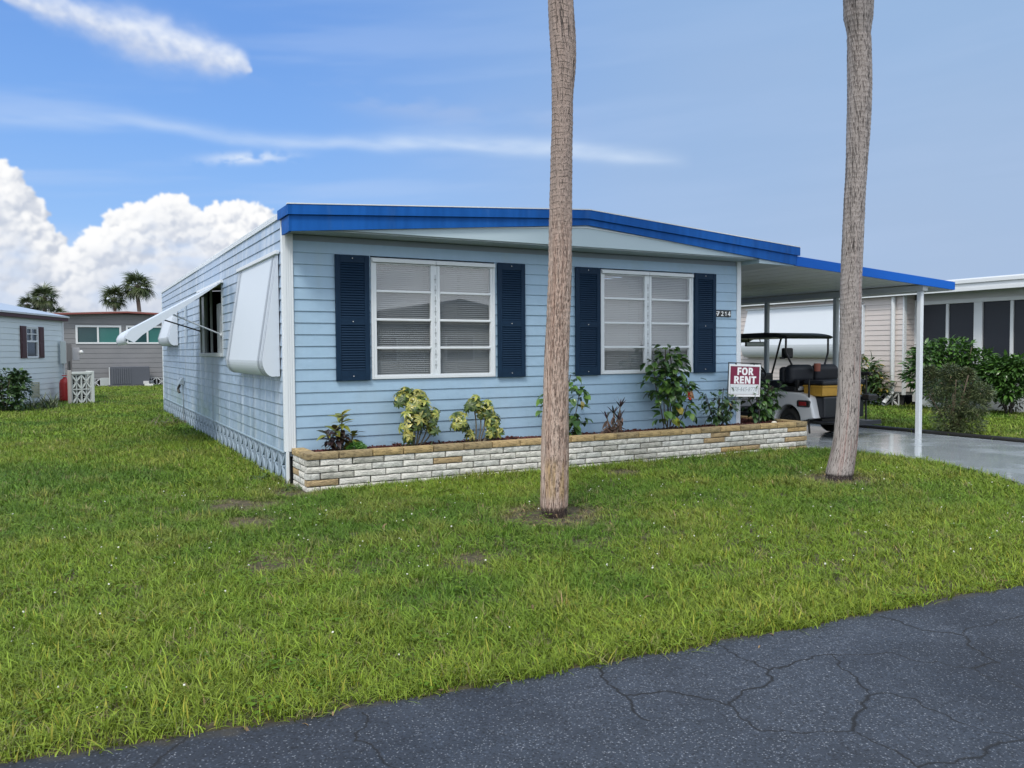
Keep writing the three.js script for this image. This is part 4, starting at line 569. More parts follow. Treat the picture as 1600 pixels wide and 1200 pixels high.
/* ------------------------------------------------------------------ golf cart under the carport (origin: ground under the rear axle) */
{
  const t = thing('golf_cart', 'black and white golf cart with rear facing seat parked under the carport', 'golf cart', [8.87, 0.03, -0.68]);
  const white = M([0.62, 0.63, 0.64], 0.25, { clearcoat: 0.6, clearcoatRoughness: 0.15 }), vinyl = M([0.009, 0.011, 0.017], 0.55), plas = M(0.010, 0.5), met = M(0.010, 0.3), rub = M(0.011, 0.8);
  // rear body with wheel arches
  const s = new THREE.Shape(); s.moveTo(-0.62, 0.30); s.lineTo(-0.30, 0.28); s.absarc(0, 0.24, 0.29, Math.PI * 0.97, Math.PI * 0.05, true); s.lineTo(0.50, 0.33); s.lineTo(0.43, 0.60); s.quadraticCurveTo(0.38, 0.66, 0.16, 0.675); s.lineTo(-0.48, 0.685); s.quadraticCurveTo(-0.60, 0.68, -0.62, 0.60); s.closePath();
  mesh('body', new THREE.ExtrudeGeometry(s, { depth: 1.10, bevelEnabled: true, bevelThickness: 0.035, bevelSize: 0.03, bevelSegments: 3, curveSegments: 16 }).translate(0, 0, -0.55).rotateY(-Math.PI / 2), white, t);
  mesh('chassis', [R(-0.40, 0.40, 0.20, 0.36, -2.0, 0.55), R(-0.34, 0.34, 0.36, 0.60, -0.55, 0.38)], plas, t);
  mesh('floor_pan', R(-0.56, 0.56, 0.26, 0.31, -1.62, -0.60, 0.02), plas, t);
  const cs = new THREE.Shape(); cs.moveTo(-2.32, 0.32); cs.quadraticCurveTo(-2.42, 0.62, -2.10, 0.78); cs.lineTo(-1.62, 0.93); cs.lineTo(-1.52, 0.90); cs.lineTo(-1.48, 0.36); cs.absarc(-1.70, 0.24, 0.27, 0.35, Math.PI - 0.1, false); cs.closePath();
  mesh('front_cowl', new THREE.ExtrudeGeometry(cs, { depth: 1.02, bevelEnabled: true, bevelThickness: 0.04, bevelSize: 0.03, bevelSegments: 3 }).translate(0, 0, -0.51).rotateY(-Math.PI / 2), white, t);
  mesh('dashboard', [B(1.05, 0.22, 0.16, 0, 0.86, -1.44, 0.04)], plas, t);
  for (const [x, z] of [[-0.46, 0], [0.46, 0], [-0.44, -1.70], [0.44, -1.70]]) { const w = sub('wheel', t, [x, 0.225, z]); mesh('tyre', new THREE.TorusGeometry(0.160, 0.066, 14, 36).scale(1, 1, 1.55).rotateY(Math.PI / 2), rub, w); const sx = Math.sign(x); mesh('rim', [new THREE.CylinderGeometry(0.115, 0.115, 0.12, 24).rotateZ(Math.PI / 2), ...Array.from({ length: 5 }, (_, i) => B(0.02, 0.035, 0.10, sx * 0.065, 0, 0.06).rotateX(i * 1.2566))], M([0.03, 0.03, 0.033], 0.35), w); }
  mesh('seat_base', R(-0.53, 0.53, 0.722, 0.80, -0.58, 0.112, 0.02), plas, t);
  // seats: two rounded back cushions, benches front and rear
  for (const x of [-0.295, 0.295]) { const g = new RoundedBoxGeometry(0.56, 0.31, 0.20, 5, 0.095); mesh('back_cushion', g.translate(x, 0.995, -0.02), vinyl, t); mesh('back_cushion', new RoundedBoxGeometry(0.54, 0.27, 0.14, 5, 0.065).translate(x, 0.98, -0.165), vinyl, t); }
  mesh('seat_cushion', new RoundedBoxGeometry(1.12, 0.13, 0.52, 4, 0.055).translate(0, 0.815, -0.44), vinyl, t);
  mesh('rear_seat', new RoundedBoxGeometry(1.02, 0.075, 0.42, 4, 0.035).translate(0.06, 0.865, 0.40), vinyl, t);
  mesh('seat_bracket', [-0.50, -0.32, -0.14].map((x) => R(x - 0.022, x + 0.022, 0.77, 0.9, 0.10, 0.15)), plas, t); 
  for (const x of [-0.41, -0.23]) mesh('deck_vent', [R(x - 0.062, x + 0.062, 0.735, 0.80, 0.115, 0.122, 0.003)], white, t);
  const cw = texC(256, 64, (u, v) => mix3([0.33, 0.18, 0.02], [0.50, 0.28, 0.035], fbm(u * 14, v * 2, 4))); const crate = M(1, 0.55, { map: cw });
  mesh('storage_box', [R(-0.46, 0.46, 0.655, 0.822, 0.22, 0.60, 0.012), R(-0.47, 0.47, 0.795, 0.824, 0.21, 0.612, 0.006)], crate, t);
  mesh('cargo_box', [R(-0.44, 0.50, 0.30, 0.648, 0.30, 0.62, 0.03)], M([0.012, 0.014, 0.02], 0.35), t);
  mesh('footplate', [R(-0.50, 0.52, 0.225, 0.255, 0.42, 0.90, 0.01), R(-0.50, 0.52, 0.20, 0.27, 0.90, 0.93, 0.008)], M([0.02, 0.023, 0.03], 0.35), t);
  mesh('grab_frame', [cyl([-0.56, 0.24, 0.42], [-0.56, 0.92, 0.42], 0.016), cyl([-0.56, 0.06, 0.44], [-0.56, 0.24, 0.42], 0.016), cyl([0.54, 0.24, 0.62], [0.54, 0.98, 0.62], 0.016), cyl([-0.56, 0.24, 0.42], [-0.50, 0.24, 0.88], 0.014), cyl([0.54, 0.24, 0.62], [0.50, 0.24, 0.88], 0.014)], met, t);
  mesh('armrest', B(0.05, 0.055, 0.30, 0.56, 1.0, 0.54, 0.015), plas, t); mesh('armrest', B(0.22, 0.10, 0.16, 0.50, 0.62, 0.72, 0.03), plas, t);
  { const l = sub('tail_light', t, [-0.545, 0.53, 0.33]); mesh('housing', new RoundedBoxGeometry(0.12, 0.115, 0.27, 3, 0.03), M(0.012, 0.3), l); mesh('lens', new RoundedBoxGeometry(0.02, 0.065, 0.15, 3, 0.012).translate(-0.056, 0.0, 0.0), M([0.22, 0.015, 0.015], 0.2), l); }
  mesh('tail_light', new RoundedBoxGeometry(0.12, 0.115, 0.27, 3, 0.03).translate(0.545, 0.53, 0.33), M([0.05, 0.01, 0.01], 0.3), t);
  // roof and its posts
  const rf = new THREE.Shape(); rf.moveTo(-2.06, 1.575); rf.quadraticCurveTo(-1.95, 1.65, -1.4, 1.665); rf.lineTo(-0.6, 1.675); rf.quadraticCurveTo(-0.2, 1.67, -0.06, 1.605); rf.lineTo(-0.10, 1.59); rf.lineTo(-0.3, 1.615); rf.lineTo(-1.9, 1.60); rf.lineTo(-2.04, 1.55); rf.closePath();
  mesh('roof', new THREE.ExtrudeGeometry(rf, { depth: 1.06, bevelEnabled: true, bevelThickness: 0.03, bevelSize: 0.012, bevelSegments: 3, curveSegments: 10 }).translate(0, 0, -0.53).rotateY(-Math.PI / 2), M(0.009, 0.38), t);
  for (const x of [-0.50, 0.50]) { const k = Math.sign(x); mesh('roof_post', tube([[x, 1.60, -0.12], [x, 1.36, -0.12], [x - k * 0.03, 1.29, -0.11], [x - k * 0.16, 1.05, -0.08]], 0.017, 20, 8), met, t); mesh('windscreen_post', tube([[x, 1.62, -1.15], [x, 1.57, -1.18], [x, 1.2, -1.30], [x, 0.85, -1.42]], 0.018, 20, 8), met, t); }
  { const w = sub('steering_wheel', t, [-0.27, 1.02, -0.98]); w.rotation.x = -0.65; w.add; mesh('ring', new THREE.TorusGeometry(0.165, 0.017, 10, 36).rotateX(0), plas, w); mesh('spoke', [B(0.29, 0.05, 0.02), B(0.05, 0.15, 0.02, 0, -0.075)], plas, w); mesh('column', cyl([0, 0, 0], [0, 0, -0.5], 0.025), plas, w); }
  { const w = sub('mirror', t, [-0.10, 1.50, -1.22]); mesh('housing', B(0.46, 0.085, 0.03, 0, 0, 0, 0.02), plas, w); mesh('mirror_glass', B(0.42, 0.062, 0.004, 0, 0, 0.0175), M([0.35, 0.42, 0.40], 0.05, { metalness: 1 }), w); mesh('stalk', [cyl([-0.14, 0.03, 0], [-0.14, 0.10, -0.02], 0.008), cyl([0.14, 0.03, 0], [0.14, 0.10, -0.02], 0.008)], plas, w); }
  mesh('cup_holder', [B(0.15, 0.17, 0.13, -0.36, 1.34, -0.22, 0.02), B(0.10, 0.03, 0.03, -0.45, 1.26, -0.24)], plas, t);
  const cup = mesh('cup', new THREE.CylinderGeometry(0.055, 0.048, 0.13, 20), M([0.28, 0.085, 0.055], 0.55)); cup.position.set(8.79, 1.135, -0.52); tag(cup, 'reddish brown cup standing between the golf cart seat cushions', 'cup');
}

/* ------------------------------------------------------------------ palms */
function trunkTex(kind) {
  const W = 512, H = 2048, ht = 5.4, hg = new Float32Array(W * H), TAU = Math.PI * 2;
  const ang = (u, f) => [Math.cos(u * TAU) * f, Math.sin(u * TAU) * f];
  const cfn = (u, v, x, y) => {
    const Y = v * ht, [a, b] = ang(u, 2.6), [a2, b2] = ang(u, 9);
    const fib = fbm(a2 * 2.6 + b2 * 1.5 + 20, Y * (kind === 1 ? 19 : 15) + b2 * 1.7, 4), fine = fbm(a2 * 4 + 9 + b2 * 2, Y * 34 - b2 * 3, 3), big = fbm(a + 3 + Y * 0.5, b + Y * 1.1, 4), ring = (0.5 + 0.5 * Math.sin(Y * 118 + 7 * fbm(a * 0.5, Y * 1.5 + b * 0.5, 3))) * (0.35 + 1.1 * fbm(a * 1.6 + 5, Y * 5 + b * 1.6, 3));
    let c, h;
    if (kind === 1) {
      const upz = sst(1.9, 3.0, Y), crack = sst(0.56, 0.70, fib) * (1 - 0.75 * upz), flake = sst(0.55, 0.72, fine);
      c = mix3([0.42, 0.300, 0.245], [0.52, 0.400, 0.335], big); c = mix3(c, [0.32, 0.255, 0.225], upz * 0.85); c = mix3(c, [0.58, 0.495, 0.44], flake * 0.5 * (1 - 0.5 * upz)); c = mix3(c, [0.13, 0.075, 0.055], crack * 0.75);
      c = mix3(c, [0.17, 0.135, 0.115], upz * 0.45 * sst(0.6, 0.95, ring)); const bl = sst(0.50, 0.60, fbm(a * 1.5 + 8, Y * 2.2 + b * 1.5, 4)) * sst(3.3, 3.9, Y); c = mix3(c, [0.04, 0.034, 0.032], bl * sst(0.47, 0.56, fib) * 0.9);
      const holes = sst(0.74, 0.80, fbm(a2 * 2.4, Y * 14 + b2 * 2.4, 2)); c = mix3(c, [0.03, 0.02, 0.018], holes * 0.75); c = mix3(c, [0.16, 0.075, 0.045], sst(0.5, 0.7, fbm(a * 1.8 + 30, Y * 0.8 + b * 1.5, 4)) * 0.4 * (1 - upz));
      c = mix3(c, [0.42, 0.28, 0.11], 0.55 * sst(0.16, 0.24, Y) * sst(0.58, 0.45, Y) * sst(0.35, 0.6, fbm(a * 1.2 + 2, Y * 2 + b, 3)));
      const base = sst(0.13 + 0.06 * (fine - 0.5) * 3, 0.085, Y); c = mix3(c, [0.022, 0.012, 0.010], base * 0.95); h = 0.6 - crack * 0.55 + 0.25 * flake - 0.3 * upz * sst(0.75, 0.97, ring) - 0.35 * bl - holes * 0.3;
    } else {
      const crack = sst(0.70, 0.84, fib) * 0.12; c = mix3([0.255, 0.225, 0.212], [0.365, 0.33, 0.315], big); c = mix3(c, [0.41, 0.375, 0.36], 0.4 * sst(0.5, 0.7, fine)); c = mix3(c, [0.16, 0.12, 0.105], crack * 0.6); c = mix3(c, [0.17, 0.145, 0.13], 0.5 * sst(0.6, 0.95, ring) * sst(0.9, 2.2, Y));
      c = mix3(c, [0.27, 0.12, 0.10], sst(0.58, 0.76, fbm(a * 2 + 12, Y * 0.9 + b * 2, 4)) * 0.42 * sst(3.0, 1.8, Y)); const holes = sst(0.76, 0.80, fbm(a2 * 2 + 4, Y * 12 + b2 * 2, 2)); c = mix3(c, [0.02, 0.017, 0.016], holes * 0.9);
      const nt = sst(0.56, 0.62, fbm(a2 * 1.4 + 3, Y * 16 + b2, 4)) * sst(1.9, 2.8, Y) * sst(0.45, 0.6, fbm(a * 1.6 + 1, b * 1.6 + Y * 0.6, 2)); c = mix3(c, [0.07, 0.06, 0.056], nt * 0.6); const scar = sst(0.6, 0.7, fbm(a2 * 2.2 + 7, Y * 5 + b2 * 2, 3)) * sst(0.42, 0.30, Math.abs(Y - 0.36) + 0.2); c = mix3(c, [0.14, 0.06, 0.05], scar * 0.7);
      const base = sst(0.115 + 0.05 * (fine - 0.5) * 3, 0.085, Y); c = mix3(c, [0.018, 0.010, 0.009], base * 0.95); h = 0.6 - crack * 0.35 - 0.12 * sst(0.8, 0.98, ring) * sst(0.9, 2.2, Y) - holes * 0.5 - nt * 0.4 + 0.2 * fine;
    }
    hg[y * W + x] = h; return c;
  };
  const map = texC(W, H, cfn), bump = texG(W, H, (u, v, x, y) => hg[y * W + x]); for (const t of [map, bump]) t.wrapT = THREE.ClampToEdgeWrapping; return M(1, 0.9, { map, bumpMap: bump, bumpScale: kind === 1 ? 0.013 : 0.009 });
}
function trunkGeo(rows, kind, ht = 5.4) {
  const X = curve(rows.map((q) => [q[1], q[0]])), Z = curve(rows.map((q) => [q[1], q[2]])), Rd = curve(rows.map((q) => [q[1], q[3]])), top = rows[rows.length - 1][1], nv = Math.round(top / 0.0125), nr = 56, pos = [], uv = [], idx = [], x0 = rows[0][0], z0 = rows[0][2];
  const sm = (f, y) => (f(y - 0.12) + f(y - 0.04) + f(y + 0.04) + f(y + 0.12)) / 4;
  for (let j = 0; j <= nv; j++) for (let i = 0; i <= nr; i++) {
    const y = j / nv * top, u = i / nr, a = u * Math.PI * 2, c = Math.cos(a), s = Math.sin(a); let r = kind === 2 && y > 4.8 ? Rd(y) : sm(Rd, y);
    r += 0.006 * (fbm(c * 2 + 4, y * 3 + s * 2, 3) - 0.5) * 2 + 0.0026 * (fbm(c * 9, y * 26 + s * 9, 2) - 0.5) * 2; if (y > 1.6) r += 0.0012 * Math.sin(y * 118 + 7 * fbm(c * 1.3, y * 1.5 + s * 1.3, 3)); if (y < 0.10) r += kind === 1 ? -0.008 : -0.010;
    pos.push(sm(X, y) - x0 + c * r, y - 0.03, sm(Z, y) - z0 + s * r); uv.push(u, y / ht); if (j && i) { const A = (j - 1) * (nr + 1) + i - 1, Bq = A + nr + 1; idx.push(A, Bq, A + 1, A + 1, Bq, Bq + 1); }
  }
  const g = new THREE.BufferGeometry(); g.setAttribute('position', new THREE.Float32BufferAttribute(pos, 3)); g.setAttribute('uv', new THREE.Float32BufferAttribute(uv, 2)); g.setIndex(idx); g.computeVertexNormals(); return g;
}
// palmetto frond: stalk, then a drooping fan of narrow blades
function frondGeo(r, S) {
  const gg = [], n = 22, st = 0.55 * S, dk = [0.030, 0.055, 0.020], lt = [0.085, 0.12, 0.045]; gg.push(tint(cyl([0, 0, 0], [0, 0.02 * S, st], 0.02 * S, 0.012 * S, 5), [0.10, 0.12, 0.05]));
  for (let i = 0; i < n; i++) { const f = i / (n - 1) * 2 - 1, a = f * 1.95, L = S * 0.72 * (1 - 0.28 * f * f) * (0.9 + 0.2 * r()), d = [Math.sin(a) * 0.95, 0.12 - 0.1 * Math.abs(f), Math.cos(a)]; gg.push(tint(leafGeo(L, 0.055 * S, { n: 5, bend: 0.35 + 0.35 * r(), fold: 0.35, shape: (t) => t < 0.5 ? 0.45 + 1.1 * t : 1 - (t - 0.5) * 2 * 0.97 }).applyMatrix4(leafM([0, 0.02 * S, st], d, 0)), mix3(dk, lt, r()))); }
  return merge(gg);
}
const frR = rng(71), fronds = [frondGeo(frR, 1), frondGeo(frR, 1), frondGeo(frR, 1)], frM = [leafMat([1, 1, 1], { vc: true, tr: 0.25 }), leafMat([1.35, 1.25, 1.1], { vc: true, tr: 0.25 }), leafMat([0.65, 0.7, 0.65], { vc: true, tr: 0.25 })], fruitM = M([0.20, 0.15, 0.09], 0.9);
function crown(t, p, S, n, seed, lo = -0.9) { const r = rng(seed); for (let i = 0; i < n; i++) { const a = i * 2.39996 + r() * 0.5, e = lerp(1.35, lo, Math.pow(i / (n - 1), 0.85)) + (r() - 0.5) * 0.3, d = [Math.cos(a) * Math.cos(e), Math.sin(e), Math.sin(a) * Math.cos(e)]; setM(mesh('frond', pick(r, fronds), i > n * 0.8 ? frM[2] : pick(r, frM.slice(0, 2)), t), leafM(p, d, (r() - 0.5) * 0.7, S * (0.85 + 0.3 * r()))); } }
{
  const p1 = [[1.614, 0, 2.907, 0.121], [1.614, 0.145, 2.907, 0.124], [1.624, 0.591, 2.912, 0.119], [1.633, 1.144, 2.917, 0.109], [1.648, 1.694, 2.925, 0.102], [1.669, 2.24, 2.937, 0.1005], [1.671, 2.621, 2.938, 0.099], [1.678, 2.973, 2.942, 0.094], [1.684, 3.323, 2.945, 0.092], [1.690, 3.683, 2.948, 0.090], [1.697, 3.86, 2.952, 0.105], [1.691, 4.127, 2.949, 0.113], [1.677, 4.393, 2.941, 0.108], [1.67, 5.2, 2.94, 0.115], [1.68, 7.6, 2.94, 0.13]];
  const p2 = [[5.316, 0, 2.798, 0.150], [5.331, 0.105, 2.806, 0.150], [5.372, 0.351, 2.828, 0.130], [5.405, 0.701, 2.846, 0.122], [5.414, 1.051, 2.851, 0.115], [5.421, 1.399, 2.855, 0.112], [5.421, 1.746, 2.855, 0.110], [5.421, 2.092, 2.855, 0.112], [5.428, 2.437, 2.859, 0.111], [5.441, 2.918, 2.866, 0.111], [5.461, 3.363, 2.877, 0.110], [5.475, 3.806, 2.884, 0.117], [5.487, 4.146, 2.891, 0.127], [5.48, 4.485, 2.887, 0.124], [5.472, 4.82, 2.883, 0.119], [5.464, 4.90, 2.878, 0.130], [5.464, 5.0, 2.879, 0.150], [5.464, 5.4, 2.88, 0.16], [5.47, 6.4, 2.88, 0.17]];
  const t1 = thing('palm_tree', 'palm trunk with rough pinkish brown bark in front of the blue home', 'palm tree', [p1[0][0], 0, p1[0][2]]); mesh('trunk', trunkGeo(p1, 1), trunkTex(1), t1); crown(t1, [1.68 - p1[0][0], 7.55, 2.94 - p1[0][2]], 1.25, 30, 72, -0.6);
  const t2 = thing('palm_tree', 'leaning smooth grey palm trunk beside the driveway with a charred base', 'palm tree', [p2[0][0], 0, p2[0][2]]); mesh('trunk', trunkGeo(p2, 2), trunkTex(2), t2); crown(t2, [5.47 - p2[0][0], 7.0, 2.88 - p2[0][2]], 1.2, 30, 73, -0.4); mesh('leaf_boots', cyl([5.47 - p2[0][0], 6.3, 0.08], [5.47 - p2[0][0], 7.05, 0.08], 0.17, 0.2, 14), fruitM, t2);
}
for (const [x, y, z, S, n, label, w] of [[-3.8, 6.5, -77.7, 1.3, 34, 'distant fan palm with a full round crown above the pale shed roof', 1], [-5.1, 5.9, -78.6, 1.0, 26, 'distant fan palm partly hidden behind the left palm crown', 1], [-2.75, 4.9, -77.2, 0.95, 20, 'lowest distant palm, only its crown top showing over the shed roof', 1], [1.85, 6.4, -74.5, 1.2, 32, 'distant shorter palm rising behind the grey house roof', 1], [3.75, 7.5, -73.7, 1.45, 36, 'distant tallest palm behind the grey house roof by the open awning', 1]]) {
  const t = thing('fan_palm', label, 'palm tree', [x, 0, z]), r = rng(Math.round(x * 100) + 900); mesh('trunk', tube([[0.3, 0, 0], [0.25, y * 0.5, 0], [0.05, y * 0.85, 0], [0, y + 0.1, 0]], 0.19 * S / 1.6, 20, 8), M([0.20, 0.15, 0.13], 0.9), t); mesh('leaf_boots', cyl([0, y - 0.75 * S / 1.6, 0], [0, y + 0.05, 0], 0.22, 0.36 * S / 1.6, 10), M([0.09, 0.085, 0.05], 0.9), t); crown(t, [0, y, 0], S, n, 80 + Math.round(r() * 999));
}

/* ------------------------------------------------------------------ neighbour on the right */
{
  const X = 15.9, t = thing('pink_home', 'pale pink neighbouring home with a dark screened porch beyond the driveway', 'house', [X, 0, -4.1]);
  const P = rotY(-Math.PI / 2), pinkT = texC(512, 256, (u, v) => { const n = fbm(u * 8, v * 4, 4); return mix3([0.545, 0.49, 0.465], [0.615, 0.56, 0.535], n); }), pk = M(1, 0.45, { map: pinkT }), wh = M([0.66, 0.69, 0.71], 0.4), whB = M([0.60, 0.64, 0.67], 0.5), Lz = (g) => g.translate(-X, 0, 4.1);
  pinkT.repeat.set(0.2, 0.3);
  const cs = []; for (let k = 0; k < 19; k++) cs.push([0.375 + k * LAP, LAP, [[-9.5, -0.02]]]); boards(t, P, cs, pk);
  mesh('wall_core', [R(X + 0.02, X + 6, 0.30, 2.86, -13.6, -4.13), R(X + 0.55, X + 6, 0.3, 2.9, -4.125, 8)].map(Lz), M([0.4, 0.38, 0.36], 0.8), t);
  // return wall facing the street, then the porch set back
  const rc = []; for (let k = 0; k < 19; k++) rc.push([0.375 + k * LAP, LAP, [[0.09, 0.40]]]); boards(t, new THREE.Matrix4(), rc, pk);
  mesh('corner_board', Lz(R(X - 0.02, X + 0.085, 0.30, 2.80, -4.12, -4.075, 0.006)), wh, t); mesh('corner_board', Lz(R(X + 0.40, X + 0.50, 0.12, 2.62, -4.13, -4.05, 0.006)), wh, t);
  mesh('downspout', [tube([[X - 0.06, 2.70, -4.35], [X - 0.06, 1.4, -4.35], [X - 0.06, 0.42, -4.35], [X - 0.14, 0.32, -4.33], [X - 0.52, 0.10, -4.25]], 0.062, 40, 4)].map(Lz), wh, t);
  mesh('eave_fascia', [R(X - 0.18, X - 0.10, 2.72, 2.80, -13.6, 8, 0.006), R(X - 0.15, X - 0.09, 2.803, 2.89, -13.6, 8, 0.006), R(X - 0.19, X - 0.09, 2.893, 2.98, -13.6, 8, 0.008)].map(Lz), wh, t);
  mesh('soffit', Lz(R(X - 0.088, X + 0.54, 2.78, 2.80, -4.07, 8)), M([0.5, 0.52, 0.53], 0.6), t); mesh('soffit', Lz(R(X - 0.088, X - 0.001, 2.78, 2.80, -13.6, -4.12)), M([0.5, 0.52, 0.53], 0.6), t);
  mesh('roof', Lz(prism([[0, 2.90], [6.1, 3.5], [6.1, 3.55], [0, 2.97]], 21.5).translate(X - 0.085, 0, -13.6)), M([0.6, 0.62, 0.64], 0.5), t);
  // screened porch
  const PX = X + 0.40; mesh('header', Lz(R(PX, PX + 0.12, 2.52, 2.78, -4.03, 8)), M([0.55, 0.56, 0.56], 0.6), t); mesh('header_trim', Lz(R(PX - 0.03, PX - 0.002, 2.49, 2.58, -4.0, 8, 0.005)), wh, t);
  mesh('sill', Lz(R(PX - 0.05, PX + 0.12, 0.96, 1.06, -4.03, 8, 0.006)), wh, t); mesh('knee_wall', [R(PX, PX + 0.12, 0.56, 0.958, -4.03, 8)].map(Lz), whB, t); mesh('foundation', [R(PX - 0.02, PX + 0.14, -0.05, 0.555, -4.03, 8)].map(Lz), M([0.50, 0.55, 0.58], 0.7), t);
  const scr = M([0.018, 0.022, 0.032], 0.55); let z = -3.95; const pw = [0.06, 0.62, 0.07, 0.62, 0.20, 0.62, 0.07, 0.62, 0.20, 0.62, 0.07, 0.62, 0.2, 0.62, 0.07, 0.62, 0.2, 0.62, 0.07, 0.62, 0.2];
  pw.forEach((w, i) => { if (i % 2 === 0) mesh('mullion', Lz(R(PX - (w > 0.1 ? 0.03 : 0.015), PX + 0.05, 1.062, 2.488, z, z + w, 0.006)), wh, t); else { mesh('screen_panel', Lz(R(PX + 0.02, PX + 0.028, 1.062, 2.488, z + 0.001, z + w - 0.001)), scr, t); } z += w; });
  // long white awning over the side window
  const aw = sub('window_awning', t, [0, 0, 0]), prof = [[0, 2.66], [-0.27, 1.62]]; for (let i = 1; i <= 10; i++) { const a = i / 10 * 1.9; prof.push([-0.27 + 0.2 * (1 - Math.cos(a)), 1.62 - 0.24 * Math.sin(a) * 1.5 + 0.0]); } prof.push([0, 1.27]);
  const aM = M([0.62, 0.67, 0.72], 0.4); mesh('shell', prism(prof, 4.0).translate(-0.015, -0.06, -9.3 + 4.1), aM, aw); const jj = []; for (let i = 0; i < 26; i++) jj.push(R(-0.02, -0.008, 1.5, 2.5, -5.1 + i * 0.152, -5.094 + i * 0.152)); mesh('hinge_rail', R(-0.05, 0.0, 2.6, 2.64, -5.25, -1.15, 0.006), wh, aw); mesh('cheek_panel', [R(-0.10, -0.002, 1.30, 2.56, -1.14, -1.10, 0.01)], aM, aw);
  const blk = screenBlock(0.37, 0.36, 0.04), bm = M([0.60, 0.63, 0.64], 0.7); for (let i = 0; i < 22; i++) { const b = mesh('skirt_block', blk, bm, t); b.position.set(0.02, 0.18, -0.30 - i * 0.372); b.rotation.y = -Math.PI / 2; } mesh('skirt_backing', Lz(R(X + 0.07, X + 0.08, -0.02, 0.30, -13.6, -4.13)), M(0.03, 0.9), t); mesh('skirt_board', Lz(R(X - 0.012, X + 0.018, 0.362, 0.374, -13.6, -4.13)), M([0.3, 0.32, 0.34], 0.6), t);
}
// scalloped edging stones and shrubs in front of the porch
for (let i = 0; i < 9; i++) { const z = -2.95 + i * 0.30, m = mesh('edging_stone', new THREE.CylinderGeometry(0.15, 0.15, 0.05, 14, 1, false, -Math.PI / 2, Math.PI).rotateX(Math.PI / 2).rotateY(Math.PI / 2).translate(0, 0.0, 0), M([0.50, 0.50, 0.46], 0.85)); m.position.set(15.75 + 0.04 * Math.sin(i * 2), -0.03, z); m.rotation.z = 0.15; tag(m, ['first', 'second', 'third', 'fourth', 'fifth', 'sixth', 'seventh', 'eighth', 'ninth'][i] + ' pale scalloped edging stone from the carport side of the porch row', 'edging', 'scalloped edging stones by the porch'); }
function leafyBush(name, label, pos, o) {
  const r = rng(o.seed), t = thing(name, label, 'shrub', pos), gg = [], st = [];
  for (let i = 0; i < o.stems; i++) { const a = r() * 6.283, h = o.h * (0.5 + 0.45 * r()), w = o.w * (0.3 + 0.5 * r()); st.push(tube([[Math.cos(a) * 0.05, 0, Math.sin(a) * 0.05], [Math.cos(a) * w * 0.5, h * 0.5, Math.sin(a) * w * 0.5 * (o.dz || 1)], [Math.cos(a) * w, h, Math.sin(a) * w * (o.dz || 1)]], 0.011, 8, 5)); }
  const lobes = o.lobes || Array.from({ length: 13 }, () => { const a = r() * 6.283, q = Math.sqrt(r()); return [Math.cos(a) * o.w * 0.62 * q, o.h * (0.32 + 0.45 * r()), Math.sin(a) * o.w * 0.62 * q * (o.dz || 1), o.w * (0.32 + 0.2 * r())]; });
  const lg = o.leaf || [leafGeo(0.09, 0.04, { n: 3 }), leafGeo(0.075, 0.036, { n: 3, bend: 0.6 })];
  for (let i = 0; i < o.n; i++) { const L = pick(r, lobes), a = r() * 6.283, v = r() * 2 - 1, s = Math.sqrt(1 - v * v), k = L[3] * Math.pow(r(), 0.32) * (0.86 + 0.28 * r()), p = [L[0] + Math.cos(a) * s * k, L[1] + v * k * (o.sq || 0.9), L[2] + Math.sin(a) * s * k]; if (p[1] < 0.04) continue; const d = [Math.cos(a) * s + (r() - 0.5) * 1.1, v * 0.5 + (o.lift ?? 0.15) + (r() - 0.5) * 0.9, Math.sin(a) * s + (r() - 0.5) * 1.1]; const c = r() < (o.alt || 0) ? o.altC : mix3(o.c0, o.c1, r() * r() * 0.9 + 0.1 * r()); gg.push(tint(pick(r, lg).clone().applyMatrix4(leafM(p, d, (r() - 0.5) * 1.4, 0.7 + 0.6 * r())), c)); }
  mesh('foliage', gg, leafMat([1, 1, 1], { vc: true, cc: o.cc ?? 0.2 }), t, 'stuff'); for (const g of st) mesh('stem', g, o.stemMat || barkG, t); return t;
}
leafyBush('porch_shrub', 'large glossy green shrub growing against the dark screened porch', [15.35, 0, -2.35], { seed: 91, w: 0.95, h: 1.55, n: 6200, stems: 9, c0: [0.038, 0.105, 0.018], c1: [0.125, 0.28, 0.04], lobes: [[-0.35, 1.2, -0.45, 0.42], [0, 1.3, -0.1, 0.42], [0.1, 1.05, 0.35, 0.42], [0, 0.75, 0.75, 0.40], [0, 0.95, 0.95, 0.36], [-0.1, 0.7, 0.1, 0.5], [-0.2, 0.85, -0.7, 0.42], [0.05, 0.55, -0.3, 0.45], [0, 0.6, 1.15, 0.30], [0, 1.0, 1.3, 0.24]], leaf: [leafGeo(0.15, 0.058, { n: 3, bend: 0.3 }), leafGeo(0.13, 0.05, { n: 3, bend: 0.55 })] });
